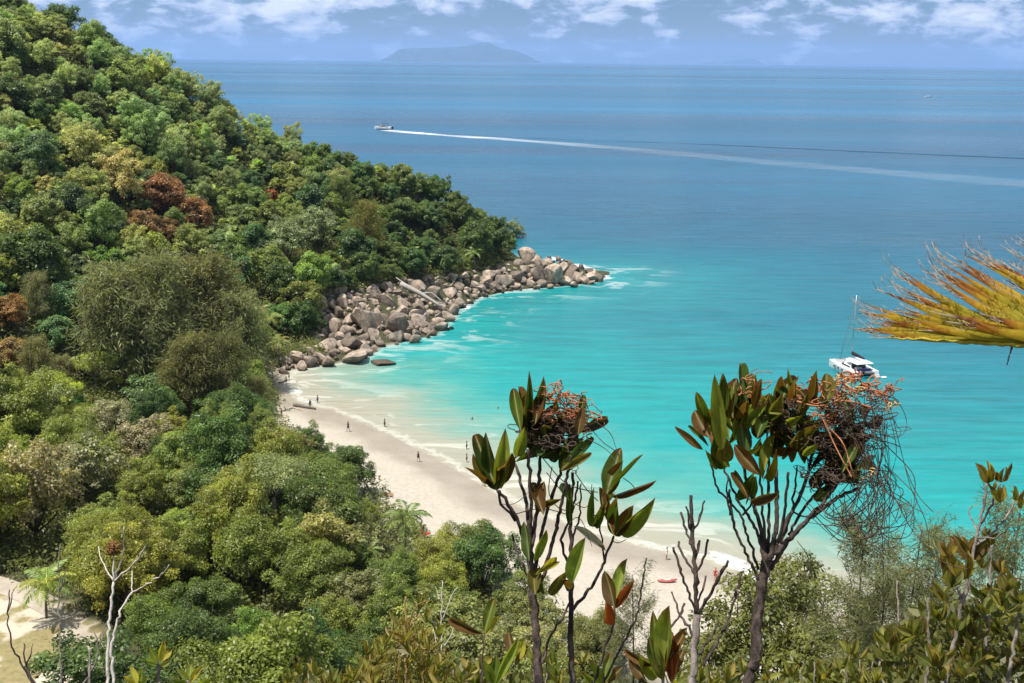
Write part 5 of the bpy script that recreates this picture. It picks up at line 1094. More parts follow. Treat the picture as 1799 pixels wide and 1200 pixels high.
# ---------------- left vine-hung shrub
DA = 2.25
eA = empty('leafy_shrub', base_at(955, 1330, DA)); tag(eA, 'tall thin leafy shrub with bare knobbly stems, left one of the vine-hung pair', 'shrub')
stems(eA, DA, [(((960,1330),(947,1200),(938,1060),(930,960)),24,17,0,0), (((930,970),(912,920),(890,880),(877,862)),11,7,0,-.06), (((905,915),(880,885),(874,862)),7,6,-.02,-.08), (((932,962),(925,880),(905,815)),10,7,0,.05),
  (((932,955),(933,880),(927,790)),10,8,0,-.03), (((934,960),(945,880),(950,780)),11,8,0,.03), (((940,1000),(960,900),(985,830),(1000,790)),10,7,0,.08), (((945,1040),(975,940),(990,870),(1003,800)),10,7,.03,-.05),
  (((1000,1330),(1004,1200),(1003,1090),(1004,1000),(1003,900),(1006,830)),18,8,.10,.05), (((1004,1075),(1040,1030),(1062,985),(1078,942)),9,6,.1,.02), (((1004,1010),(985,950),(1008,890),(1015,845)),8,5,.1,.12),
  (((1062,985),(1055,930),(1045,905)),5,4,.05,.0), (((1045,925),(1058,885),(1066,868)),5,4,.02,.0), (((1040,1210),(1060,1150),(1080,1085),(1079,1065)),8,5,.15,.1), (((1050,1220),(1085,1150),(1120,1080),(1136,980)),7,4,.2,.15),
  (((947,1190),(965,1120),(995,1075),(1000,1060)),7,5,.05,.1), (((846,1230),(848,1150),(851,1112)),6,4,.2,.2), (((900,940),(910,980),(925,1010)),6,5,.05,.02), (((1003,960),(1020,900),(1021,850)),6,4,.1,.14)], k0=.72)
LA = [((874,862),(834,760),30,G_DK),((870,860),(851,764),26,G_DK),((873,860),(888,757),27,G_LT),((872,862),(811,819),9,G_BR),((868,850),(830,797),18,G_OL),((878,852),(893,787),27,G_BR),((880,850),(902,800),24,G_OL),
 ((915,758),(902,680),22,G_MD),((918,765),(912,676),20,G_BR),((927,760),(930,652),15,G_DK),((934,748),(956,662),22,G_MD),((925,745),(921,695),26,G_BR),((908,802),(922,742),22,G_LT),((905,806),(930,770),18,G_OL),
 ((940,745),(948,690),20,G_BR),((975,728),(980,688),16,G_BR),((1020,745),(1023,705),14,G_DK),((1015,765),(1024,715),18,G_BR),((955,770),(935,735),22,G_MD),((990,815),(1030,780),18,G_DK),((985,825),(1010,808),18,G_OL),((985,828),(1031,798),14,G_OL),((905,812),(950,805),16,G_MD),((1000,790),(1025,770),14,G_MD),
 ((1066,868),(1092,789),32,G_MD),((1068,868),(1090,812),30,G_BR),((1072,862),(1131,797),8,G_MD),((1073,872),(1154,845),10,G_BR),
 ((1078,942),(1049,870),18,G_BR),((1080,940),(1093,860),22,G_DK),((1081,942),(1118,884),26,G_BR),((1088,936),(1148,883),28,G_LT),((1042,925),(1043,857),13,G_DK),((1045,925),(1062,885),16,G_MD),((1062,895),(1080,868),14,G_LT),
 ((930,985),(926,920),18,G_DK),((938,985),(955,922),17,G_LT),((940,1045),(938,1000),22,G_OL),((958,1048),(945,995),22,G_MD),((965,1045),(1000,1000),18,G_OL),((1005,1025),(1028,944),26,G_LT),((1000,1035),(975,1010),16,G_BR),((940,1010),(980,985),16,G_YL),
 ((1079,1066),(1067,1004),26,G_BR),((1081,1064),(1098,979),22,G_LT),((1082,1068),(1121,1012),15,G_RD),((1062,1094),(1066,1050),20,G_RD),((955,905),(935,850),22,G_BR),((948,900),(956,845),20,G_BR),((950,890),(998,872),12,G_OL),((1000,880),(998,850),14,G_DK),((1001,925),(1003,850),13,G_DK),
 ((851,1114),(813,1087),18,G_BR),((851,1112),(868,1055),20,G_MD),((853,1114),(886,1082),15,G_YL)]
for b_, t_, w, c in LA: leaf_obj(eA, at_d(*b_, DA + rnd.uniform(-.06, .06)), at_d(*t_, DA + rnd.uniform(-.07, .07)), PX(DA, w), c, rnd.uniform(-.55, .55))
for i in range(26):
    x, y = rnd.gauss(975, 24), max(rnd.gauss(765, 22), 725); a = rnd.uniform(0, 6.28); leaf_obj(eA, at_d(x, y, DA + rnd.uniform(-.02, .12)), at_d(x + 42 * math.cos(a), y + 42 * math.sin(a), DA + rnd.uniform(-.02, .12)), PX(DA, 22), rnd.choice([G_BK, G_BK, G_BR, G_DK]))
dl = leaf_obj(eA, at_d(1008, 925, DA), at_d(1066, 966, DA), PX(DA, 15), (.30, .26, .23), .3); dl['label'] = 'curled dead grey leaf'
eV = empty('vine_tangle', tuple(at_d(975, 745, DA))); tag(eV, 'tangle of orange and dry thread-like vine crowning the left shrub', 'vine')
oV = np.array(eV.location)
for nm, mat, bl, per, sg, r_, sd_, jt in [('orange_strands', VINE_O, [(990,705,26),(1008,722,24),(972,688,14),(1020,735,16),(955,725,16)], 9, 46, .0013, 1, 8), ('dry_strands', VINE_D, [(960,740,22),(985,755,26),(1005,770,22),(965,775,22),(945,755,16),(1000,795,16)], 10, 40, .0010, 3, 9), ('straw_strands', VINE_Y, [(1034,742,16),(1028,765,12),(985,740,16)], 7, 34, .0010, 4, 5)]:
    o = nest(oV, DA, bl, per, sg, r_, sd_, jt).obj(nm, mat, eV, True); o['kind'] = 'stuff'
o = hang([[(1005,690),(1030,705),(1036,725)],[(1045,740),(1075,760),(1082,790),(1088,800)],[(1040,755),(1060,780),(1085,792),(1090,810)],[(1030,770),(1050,780),(1075,795),(1080,815)],[(900,905),(950,890),(1000,905)],[(880,885),(900,890),(925,870),(940,850)],[(950,800),(990,850),(1020,860),(1050,865)],[(970,820),(960,870),(990,905),(1020,880)],[(960,830),(1000,880),(1035,900),(1040,850)],[(1010,830),(1030,860),(1050,880)],[(1095,840),(1110,850),(1120,865)],[(1075,950),(1085,955),(1100,948)],[(1080,935),(1100,925),(1112,932)],[(1000,920),(1015,900),(1028,925),(1040,960)]], DA, .0009, .03, VINE_D, eV, 'trailing_strands'); o['kind'] = 'stuff'

# ---------------- right vine-hung shrub (thicker trunk)
DB = 2.5
eB = empty('leafy_shrub', base_at(1300, 1320, DB)); tag(eB, 'shrub with thick dark trunk and wide leafy head, right one of the vine-hung pair', 'shrub')
stems(eB, DB, [(((1296,1320),(1312,1205),(1328,1150),(1330,1090),(1338,1030),(1347,985)),36,30,0,0)], TWIG, 'trunk', .10, sides=10, k0=.58)
stems(eB, DB, [(((1340,1030),(1318,985),(1290,930),(1283,890),(1282,860)),9,6,0,-.1), (((1332,1000),(1300,900),(1260,860),(1248,815)),8,5,.02,-.12), (((1345,995),(1330,930),(1290,870),(1270,815)),10,6,0,.05), (((1346,990),(1335,920),(1312,850),(1302,800)),14,8,0,.08),
  (((1347,990),(1340,900),(1335,830)),9,6,.03,-.05), (((1348,990),(1352,920),(1350,800)),10,7,.02,.1), (((1352,985),(1365,920),(1362,820)),16,9,0,0), (((1350,990),(1375,930),(1385,830)),10,7,.03,-.08), (((1355,980),(1385,910),(1412,860),(1430,790)),14,8,0,.06), (((1352,1000),(1390,945),(1440,890),(1470,850)),13,9,.02,0),
  (((1362,975),(1400,930),(1450,890),(1480,868),(1510,858)),16,9,0,.05), (((1372,955),(1395,890),(1400,820)),8,5,.05,.1), (((1385,940),(1420,880),(1450,850),(1455,800)),9,6,.05,.12), (((1283,905),(1275,870),(1278,835)),6,4,-.06,-.1), (((1305,905),(1325,880),(1330,860)),6,4,.0,.05), (((1395,900),(1412,910),(1440,900)),5,4,.03,.0)], k0=.62)
LB = [((1268,790),(1255,655),24,G_LT),((1272,725),(1270,652),18,G_MD),((1282,735),(1275,655),20,G_BR),((1288,735),(1290,668),22,G_OL),((1245,745),(1218,682),18,G_MD),((1252,760),(1222,692),20,G_LT),((1250,745),(1240,710),18,G_BR),((1248,770),(1220,720),26,G_BR),((1235,790),(1188,749),13,G_BR),((1245,785),(1210,752),9,G_DK),
 ((1272,810),(1275,768),30,G_OL),((1262,815),(1240,792),16,G_LT),((1278,820),(1250,785),26,G_MD),((1262,740),(1275,695),16,G_MD),((1300,760),(1350,690),26,G_LT),((1308,740),(1330,690),20,G_BR),((1315,755),(1340,715),20,G_MD),((1290,770),(1300,725),22,G_MD),((1325,720),(1342,660),16,G_BR),((1352,725),(1375,692),20,G_OL),((1375,700),(1383,672),18,G_DK),((1395,715),(1398,662),16,G_BR),((1405,720),(1420,690),16,G_OL),
 ((1430,700),(1432,656),18,G_BR),((1455,705),(1452,655),24,G_OL),((1440,715),(1460,680),18,G_MD),((1336,835),(1290,780),24,G_BR),((1340,842),(1361,762),20,G_LT),((1342,838),(1365,800),16,G_YL),((1312,875),(1325,830),22,G_DK),((1325,875),(1335,835),20,G_MD),((1318,880),(1370,865),18,G_BR),((1360,800),(1405,790),16,G_BR),((1405,790),(1440,745),24,G_OL),((1410,800),(1440,772),14,G_LT),((1385,800),(1402,760),22,G_OL),
 ((1295,800),(1335,785),12,G_LT),((1370,730),(1400,720),16,G_LT),((1380,745),(1412,728),14,G_LT),((1330,770),(1345,730),20,G_DK),((1310,800),(1300,745),26,G_DK),((1265,800),(1262,750),24,G_DK),((1480,830),(1505,790),18,G_DK),((1500,830),(1540,812),14,G_LT),((1495,840),(1520,830),18,G_DK),((1290,830),(1318,880),14,G_BR),((1368,740),(1350,700),18,G_DK)]
for b_, t_, w, c in LB: leaf_obj(eB, at_d(*b_, DB + rnd.uniform(-.1, .05)), at_d(*t_, DB + rnd.uniform(-.12, .06)), PX(DB, w), c, rnd.uniform(-.55, .55))
for i in range(62):
    x, y = rnd.uniform(1262, 1420), rnd.uniform(705, 800); a = rnd.gauss(-1.57, .55); leaf_obj(eB, at_d(x, y, DB + rnd.uniform(.0, .22)), at_d(x + 52 * math.cos(a), y + 52 * math.sin(a), DB + rnd.uniform(.0, .22)), PX(DB, 21), rnd.choice([G_DK, G_DK, G_MD, G_OL, G_BR, G_BK]))
for i in range(44):
    x, y = min(rnd.gauss(1474, 30), 1515), max(rnd.gauss(775, 36), 715); a = rnd.uniform(0, 6.28); leaf_obj(eB, at_d(x, y, DB + rnd.uniform(-.02, .2)), at_d(x + 40 * math.cos(a), y + 40 * math.sin(a), DB + rnd.uniform(-.02, .2)), PX(DB, 24), rnd.choice([G_BK, G_BK, G_BK, G_BR, G_DK]))
eW = empty('vine_tangle', tuple(at_d(1480, 740, DB))); tag(eW, 'large tangle of orange and blackish thread-like vine on the right shrub', 'vine'); oW = np.array(eW.location)
for nm, mat, bl, per, sg, r_, sd_, jt in [('orange_strands', VINE_O, [(1460,682,22),(1490,676,26),(1522,682,24),(1545,692,18),(1440,715,18),(1450,735,20),(1328,684,18),(1315,690,14),(1402,688,14)], 8, 50, .0014, 11, 10), ('straw_strands', VINE_Y, [(1475,668,18),(1490,685,18),(1525,838,14),(1510,845,10),(1560,715,14),(1440,705,12)], 8, 40, .0011, 17, 6),
                                   ('dry_strands', VINE_D, [(1450,730,26),(1480,745,30),(1510,735,30),(1530,760,24),(1470,780,28),(1500,790,26),(1440,800,24),(1470,830,26),(1505,850,20),(1400,740,20),(1380,720,18),(1420,770,22),(1425,840,20),(1535,710,22)], 11, 46, .0011, 14, 10)]:
    o = nest(oW, DB, bl, per, sg, r_, sd_, jt).obj(nm, mat, eW, True); o['kind'] = 'stuff'
loops = []
for i in range(46):
    x0 = rnd.uniform(1500, 1560); y0 = rnd.uniform(690, 850); x1 = rnd.gauss(1530, 38); y1 = rnd.uniform(890, 965); x2 = rnd.gauss(1470, 40); y2 = rnd.uniform(850, 930); bul = rnd.uniform(0, 55)
    loops.append([(x0, y0), ((x0 + x1) / 2 + bul, (y0 + y1) / 2), (x1, y1), ((x1 + x2) / 2, max(y1, y2) + rnd.uniform(-10, 14)), (x2, y2)] if i % 3 else [(x0, y0), (x0 + bul * .8, (y0 + y1) / 2 - 20), (x1 + bul * .5, y1)])
loops += [[(1555,680),(1590,720),(1597,760),(1575,770)],[(1560,700),(1600,860),(1630,920),(1632,970)],[(1545,820),(1600,930),(1655,990),(1700,1000)],[(1530,900),(1560,960),(1610,1010),(1650,1040)],[(1590,820),(1610,870),(1640,900)],[(1400,950),(1420,975),(1424,1015)],[(1480,930),(1490,1000),(1502,1060)],[(1550,940),(1552,1020),(1556,1080)],[(1470,690),(1500,770),(1520,830)],[(1440,730),(1475,800),(1498,838)],[(1432,735),(1460,790),(1470,840)]]
o = hang(loops, DB, .0009, .06, VINE_D, eW, 'trailing_strands'); o['kind'] = 'stuff'
o = hang([[(1445,735),(1470,790),(1496,838)],[(1440,730),(1462,760),(1480,770),(1500,838)],[(1470,668),(1500,690),(1540,680),(1560,700),(1566,720)],[(1480,680),(1530,700),(1560,690)],[(1400,705),(1440,718),(1480,700),(1530,716)],[(1390,702),(1420,700),(1450,715)]], DB - .05, .0017, .03, VINE_O, eW, 'orange_runners'); o['kind'] = 'stuff'
# ---------------- bare knobbly twig plant between the two shrubs
DC = 2.6
eC = empty('bare_sapling', base_at(1216, 1320, DC)); tag(eC, 'bare dark sapling with many upright knobbly twigs between the two shrubs', 'sapling')
stems(eC, DC, [(((1214,1320),(1216,1200),(1222,1110),(1224,1080)),20,15,0,0)], TWIG_G, 'trunk', .12, k0=.8)
stems(eC, DC, [(((1224,1085),(1222,1000),(1216,930),(1214,870)),11,8,0,0), (((1224,1080),(1205,1030),(1190,985),(1183,962)),6,5,0,-.05), (((1222,1010),(1200,975),(1193,952)),6,5,0,.04), (((1219,960),(1204,930),(1196,900)),6,5,0,.03), (((1222,1005),(1236,985),(1244,948)),6,5,0,-.04), (((1220,985),(1228,965),(1229,950)),5,5,0,.03), (((1225,1060),(1236,1030),(1240,1012)),5,4,0,.05),
  (((1225,1080),(1250,1040),(1270,1000),(1279,985)),7,6,0,-.06), (((1228,1150),(1255,1110),(1262,1090)),6,5,0,.05), (((1236,1170),(1275,1100),(1295,1040),(1302,1005)),7,5,0,.1), (((1217,945),(1208,910),(1205,890)),5,4,0,-.03), (((1217,935),(1228,915),(1238,880)),5,4,0,.02), (((1222,1120),(1195,1080),(1180,1040)),6,4,0,.08), (((1110,1260),(1130,1180),(1165,1120),(1192,1085),(1203,1060)),7,5,.1,.2)], TWIG, 'twig', .35, k0=.8)

# ---------------- broad bush filling the lower right corner
DD = 4.6
eD = empty('leafy_bush', base_at(1690, 1420, DD)); tag(eD, 'dense yellow-green leathery bush filling the lower right corner', 'bush')
stems(eD, DD, [(((1665,1420),(1660,1200),(1690,1060),(1722,920),(1735,848)),9,4,0,0), (((1722,920),(1745,880),(1758,850)),4,3,0,-.1), (((1712,960),(1745,935),(1770,905),(1785,878)),4,3,0,.1), (((1690,1060),(1705,1010),(1703,985)),6,4,0,.1), (((1690,1050),(1670,1000),(1664,975)),5,3,0,.2), (((1700,1400),(1730,1200),(1738,1050),(1742,955)),8,4,.2,.3), (((1600,1400),(1590,1250),(1580,1120),(1576,1020)),7,3,.2,.3),
  (((1760,1400),(1770,1200),(1790,1080)),8,5,-.2,-.2), (((1640,1400),(1625,1250),(1630,1150),(1632,1050)),8,4,.1,.1), (((1720,940),(1700,900),(1708,890)),3,2,0,.1), (((1716,945),(1760,945),(1776,920)),3,2,0,-.1), (((1580,1300),(1548,1180),(1540,1120)),6,3,0,.2)], TWIG_G, 'stem', .1)
G_BUSH = [(.15,.155,.026), (.20,.195,.034), (.11,.12,.02), (.10,.08,.016), (.24,.20,.035), (.075,.095,.018)]
spr = [(1735,850,6,34),(1760,848,6,34),(1745,862,3,22),(1757,885,3,28),(1784,880,4,24),(1704,985,9,44),(1668,978,5,36),(1740,958,5,30),(1692,1020,9,44),(1672,1030,6,40),(1795,895,4,26),(1655,1000,4,34),(1725,1000,4,30),(1762,1010,4,28)]
for x, y, n, L in spr: rosette(eD, x, y, DD + rnd.uniform(-.1, .1), n, L, .36, [(.17,.12,.02), (.22,.17,.025), (.13,.085,.016), (.24,.22,.035)], .8, lib=SMALLB)
cnt = 0
while cnt < 34:
    x = rnd.uniform(1545, 1800); top = np.interp(x, [1545,1590,1630,1670,1720,1760,1800], [1120,1080,1035,1030,1050,1040,1010]); y = rnd.uniform(top, 1210)
    rosette(eD, x, y, DD + rnd.uniform(-.5, .5), 6, 34, .40, G_BUSH, 1.15, (rnd.uniform(-.3, .3), -1), lib=SMALLB); cnt += 1
def inner(e, dist, n, xf, yf, Lpx, col, seed, name='inner_foliage', wr=.4, depth=.6):
    rng = np.random.default_rng(seed); B = []; 
    while len(B) < n:
        x = rng.uniform(*xf); y0 = yf(x); y = rng.uniform(y0, 1230); B.append(at_d(x, y, dist + rng.uniform(-.1, depth)))
    B = np.array(B) - np.array(e.location); ax = unit(rng.normal(0, 1, (n, 3)) + _u * .7); nr = unit(rng.normal(0, 1, (n, 3)) - _f * .5 + [0, 0, .6]); L = PX(dist, Lpx) * rng.uniform(.6, 1.2, n)
    v, f = leaves_np(B, ax, nr, L, L * wr * rng.uniform(.8, 1.3, n)); o = link(name, mesh_np(name, v, f, False, {'var': ('FACE', np.clip(rng.normal(.45, .2, n), 0, 1))}), LEAF, e); o.color = (*col, 1); o['kind'] = 'stuff'; return o
inner(eD, DD + .2, 2200, (1530, 1830), lambda x: np.interp(x, [1530,1580,1630,1680,1730,1770,1830], [1160,1100,1060,1050,1075,1060,1030]), 26, (.105, .11, .022), 5, depth=1.2)

# ---------------- yellow shrub with drooping dry tops, bottom centre
DF = 5.5
eF = empty('yellow_shrub', base_at(715, 1420, DF)); tag(eF, 'yellowish shrub with drooping dry seed tops at the bottom, left of the vine-hung shrubs', 'shrub')
stems(eF, DF, [(((712,1420),(713,1200),(712,1100),(713,1048)),5,3,0,0), (((713,1120),(725,1075),(740,1052),(752,1056)),3,2,0,-.1), (((713,1110),(735,1080),(752,1068),(758,1080)),3,2,0,.1), (((740,1420),(745,1200),(735,1130),(720,1105)),4,2,.1,.1), (((680,1400),(690,1220),(700,1130),(690,1090)),4,2,.2,.1), (((660,1400),(664,1250),(650,1150)),4,2,.2,.2), (((770,1400),(765,1250),(775,1150),(768,1120)),4,2,.2,.2), (((714,1090),(735,1075),(748,1100)),2,2,0,-.1), (((720,1130),(750,1140),(790,1145)),2,2,0,-.1)], bark_mat('reed_bark', (.16,.10,.04,1), (.34,.23,.10,1), 20), 'stem', .1)
cnt = 0
while cnt < 40:
    x = rnd.gauss(718, 45); top = np.interp(x, [600,660,700,720,740,780,820], [1190,1130,1075,1060,1075,1120,1180]); y = rnd.uniform(top, 1210)
    rosette(eF, x, y, DF + rnd.uniform(-.3, .4), 5, 30, .22, [(.28,.25,.05), (.22,.22,.04), (.17,.19,.03), (.34,.28,.08), (.20,.15,.04)], 1.0, (rnd.uniform(-.2, .2), -1), lib=SMALLB); cnt += 1
inner(eF, DF, 1100, (630, 815), lambda x: np.interp(x, [620,680,720,760,815], [1190,1120,1095,1125,1195]), 24, (.20, .17, .04), 6, wr=.22)

# ---------------- big-leaved tufts along the bottom edge
def tuft(px, py, dist, leaves, lab, cols=None, stemto=None):
    e = empty('leafy_tuft', base_at(px, 1330, dist)); tag(e, lab, 'plant'); stems(e, dist, [(((px, 1330), (px + rnd.uniform(-6, 6), (py + 1330) / 2), (px, py)), 8, 5, 0, 0)], TWIG_G, 'stem', .15)
    for b_, t_, w, c in leaves: leaf_obj(e, at_d(*b_, dist + rnd.uniform(-.05, .05)), at_d(*t_, dist + rnd.uniform(-.07, .05)), PX(dist, w), c, rnd.uniform(-.5, .5))
    return e
tuft(1165,1175,2.7,[((1165,1180),(1147,1072),22,G_LT),((1168,1180),(1188,1062),32,G_LT),((1170,1170),(1206,1100),20,G_BR),((1155,1190),(1118,1142),24,G_LT),((1160,1175),(1175,1100),18,G_YL),((1150,1170),(1092,1140),14,G_BR),((1160,1190),(1140,1120),20,G_MD),((1175,1190),(1200,1150),20,G_BR),((1165,1195),(1158,1130),20,G_OL),((1180,1200),(1180,1110),20,G_RD),((1140,1205),(1120,1165),18,G_BR)],'tuft of long yellow-green leaves with red tips at the bottom between the two shrubs')
tuft(862,1200,3.0,[((862,1205),(848,1160),18,G_LT),((864,1205),(872,1150),18,G_MD),((868,1205),(905,1120),16,G_LT),((905,1160),(900,1118),18,G_BR),((910,1160),(920,1120),16,G_YL),((905,1170),(930,1135),12,G_OL)],'small tuft of green and brown leaves at the foot of the left shrub')
tuft(1055,1200,3.0,[((1055,1205),(1035,1160),18,G_LT),((1058,1205),(1070,1150),18,G_MD),((1052,1205),(1020,1180),14,G_LT),((1062,1205),(1095,1172),16,G_BR)],'low tuft of leaves at the bottom edge left of the red-tipped tuft')
tuft(278,1160,6.0,[((278,1165),(262,1135),11,G_LT),((280,1165),(284,1125),12,G_YL),((282,1163),(302,1140),12,G_YL),((276,1168),(255,1160),10,G_LT),((281,1170),(298,1162),10,G_LT)],'slender seedling with a few bright leaves at the bottom left')
tuft(330,1195,5.0,[((330,1200),(310,1175),12,G_LT),((332,1200),(335,1165),13,G_LT),((334,1200),(360,1172),12,G_YL),((330,1205),(300,1195),11,G_MD),((345,1205),(378,1190),11,G_LT)],'bright green seedling at the bottom edge, right of the slender seedling')
tuft(240,1200,4.5,[((240,1205),(228,1168),11,G_YL),((242,1205),(250,1172),11,G_LT),((238,1207),(212,1188),10,G_YL),((245,1207),(262,1188),9,G_LT)],'yellow-green seedling at the foot of the white branched sapling')
for i, (x, d_, h, lab) in enumerate([(565,5.5,1172,'fern-like pale shrub at the bottom, right of the rich green tree'),(820,5.0,1165,'thin yellow shrub at the bottom edge between yellow shrub and left vine-hung shrub'),(960,4.5,1160,'grassy green shrub at the bottom around the stems of the left shrub'),(1265,4.0,1178,'low leafy shrub at the bottom, left of the thick dark trunk'),(1430,4.8,1165,'pale green leafy shrub at the bottom, right of the thick dark trunk'),(1510,4.6,1150,'olive leafy shrub at the bottom left of the corner bush')]):
    e = empty('low_shrub', base_at(x, 1420, d_)); tag(e, lab, 'shrub'); stems(e, d_, [(((x + q * 12, 1400), (x + q * 16, 1250), (x + q * 24, h + abs(q) * 12)), 4, 2, 0, q * .1) for q in (-1, 0, 1)], TWIG_G, 'stem', .1)
    for q in range(9): rosette(e, x + rnd.gauss(0, 28), rnd.uniform(h, 1215), d_ + rnd.uniform(-.2, .3), 5, 30, .32, [(.16,.17,.03), (.22,.21,.04), (.13,.14,.025), (.26,.22,.05)], 1.1, lib=SMALLB)
    inner(e, d_ + .1, 260, (x - 60, x + 60), lambda u, x=x, h=h: h + 12 + abs(u - x) * .5, 24, (.13, .14, .03), 40 + i)

# ---------------- white bare saplings, bottom left
DH = 7.0
eH = empty('bare_sapling', base_at(193, 1320, DH)); tag(eH, 'white bare sapling with forked curving branches at the bottom left', 'sapling')
stems(eH, DH, [(((196,1320),(190,1200),(191,1110),(197,1040),(200,1022)),9,6,0,0), (((200,1022),(180,990),(174,975),(173,960)),4,2,0,.2), (((200,1022),(199,990),(200,968)),5,3,0,0), (((200,1022),(212,990),(219,940),(218,925)),4,2,0,-.2), (((200,1022),(225,1000),(245,980),(255,960)),5,3,0,-.3)], TWIG_P, 'branch', .1, k0=.7)
o = link('seed_head', SMALLB[0], None, eH); mb = MB(); c0 = at_d(199, 964, DH) - np.array(eH.location); bpy.data.objects.remove(o)
o = tangle(c0, np.array([PX(DH, 10)] * 3), 40, 20, .3, .0035, 77).obj('seed_head', plain('dry_brown', (.20, .11, .04), .9, .1, .3, 30), eH, True)
eI = empty('bare_sapling', base_at(200, 1320, DH - .6)); tag(eI, 'white bare sapling bending right, in front of the forked white one', 'sapling')
stems(eI, DH - .6, [(((212,1320),(200,1200),(194,1150),(200,1110),(215,1065),(233,1040)),9,5,0,0), (((233,1040),(230,1020),(232,1003)),3,2,0,.1), (((233,1040),(260,1025),(285,1008),(297,992)),4,2,0,-.3)], TWIG_P, 'branch', .1, k0=.7)
for (ln, d_, w, lab, mt) in [([(115,1320),(108,1200),(104,1120),(103,1040),(106,955)],9.0,6,'thin straight grey sapling standing alone over the lane',TWIG_G),([(80,1260),(50,1185),(28,1155),(16,1110),(13,1075),(17,1036)],5.0,6,'dark curving bare stem at the left edge',TWIG),([(75,1260),(60,1200),(46,1170),(42,1130)],5.0,7,'short dark bare stem beside the curving one',TWIG),
                          ([(156,1300),(156,1200),(158,1140)],6.0,11,'stub of a broken grey stem over the lane',TWIG_G),([(130,1240),(150,1195),(170,1165),(174,1135),(166,1112)],5.5,6,'brown bare stem hooking upward over the lane',TWIG_G)]:
    e = empty('bare_sapling', base_at(ln[0][0], ln[0][1], d_)); tag(e, lab, 'stem'); stems(e, d_, [(tuple(ln), w, w * .4, 0, 0)], mt, 'stem', .12, k0=.7)
    if w < 7.5: x, y = ln[-2]; stems(e, d_, [(((x, y), (x + 8, y - 22), (x + 12, y - 40)), w * .45, 1, 0, .05)], mt, 'twig', .1)
for (x, y, d_, s_, lab) in [(530,1085,24,1.0,'leafless pale sapling showing against the dark trees at the bottom'),(70,1140,0,0,'')]:
    if d_: 
        e = empty('bare_sapling', base_at(780, 1330, 9.0)); tag(e, lab, 'sapling')
        stems(e, 9.0, [(((780,1330),(778,1200),(775,1120),(776,1060),(777,1020)),5,2,0,0), (((776,1090),(790,1050),(805,1030)),2,1.2,0,.1), (((776,1110),(755,1085),(748,1070)),2,1.2,0,-.1), (((777,1150),(795,1110),(800,1095)),2,1.2,0,.1), (((778,1160),(765,1120),(760,1100)),2,1.2,0,.1), (((777,1060),(767,1040),(764,1030)),1.6,1,0,0)], TWIG_P, 'branch', .1, k0=.7)

# ---------------- feathery casuarina saplings and a leafy tree on the slope below
CASN = []
for i in range(4):
    rng0 = casuarina(700 + i, 5.0, .85, 70, 120, .011, (.09, .24), (.7, 1.3), .32, .04); CASN.append(rng0)
def slope_tree(name, lib, px, top_py, y, H, scale, col, lab, cat='tree', rz=None, trunk_m=BARK_D, mat=NEEDLE):
    p = at_y(px, top_py, y); e = empty(name, (p[0], p[1], p[2] - H * scale), rnd.uniform(0, 6.28) if rz is None else rz); e.scale = (scale,) * 3; tag(e, lab, cat); c, t = lib
    if not c.materials: c.materials.append(mat)
    if not t.materials: t.materials.append(trunk_m)
    link('trunk', t, None, e); o = link('crown', c, None, e); o.color = (*col, 1); return e
for i, (px, tp, y, s_, lab) in enumerate([(1520,925,15,.9,'feathery casuarina sapling behind the hanging vine loops'),(1605,910,16,.9,'feathery casuarina sapling right of the hanging vine loops'),(1665,930,17,1.0,'feathery casuarina sapling behind the corner bush'),(1795,880,15,1.0,'tall feathery casuarina sapling at the right edge'),(1560,1000,13,.8,'short feathery casuarina left of the corner bush'),(1125,1000,18,.7,'grey-green feathery casuarina top showing between the two shrubs'),(1730,975,18,.9,'feathery casuarina rising behind the tall sprigs of the corner bush')]):
    slope_tree('casuarina_sapling', CASN[i % 4], px, tp, y, 5.0, s_, (.20, .21, .10), lab)
def tall_leafy(seed, Rw, Rh, nl, per, ls, th, op): c, t = broadleaf(seed, Rw, Rh, nl, per, ls, th, open_=op, lobe=(.15, .27)); c.materials.append(LEAF); t.materials.append(BARK_D); return c, t
SL = [tall_leafy(800, 2.3, 2.4, 44, 260, .15, 7.0, .1), tall_leafy(801, 2.0, 2.6, 40, 260, .15, 7.5, .1), tall_leafy(802, 1.8, 2.0, 36, 240, .14, 6.5, .1)]
for i, (px, tp, y, s_, lab) in enumerate([(1345,1015,30,1.0,'open leafy green tree on the slope behind the thick dark trunk'),(1440,1035,29,1.0,'open leafy green tree on the slope right of the thick dark trunk'),(1290,1070,30,.9,'open leafy tree on the slope behind the bare knobbly twigs'),(1395,985,34,.75,'small bright leafy treetop against the milky shallows'),(1500,1075,27,.9,'leafy green tree on the slope left of the corner bush'),(1230,1120,28,.8,'low leafy tree on the slope at the bottom, under the bare twigs')]):
    H0 = {0: 7.0 + 2.4 * 1.6, 1: 7.5 + 2.6 * 1.6, 2: 6.5 + 2.0 * 1.6}[i % 3]; slope_tree('slope_tree', SL[i % 3], px, tp, y, H0, s_, (.17, .185, .045), lab)

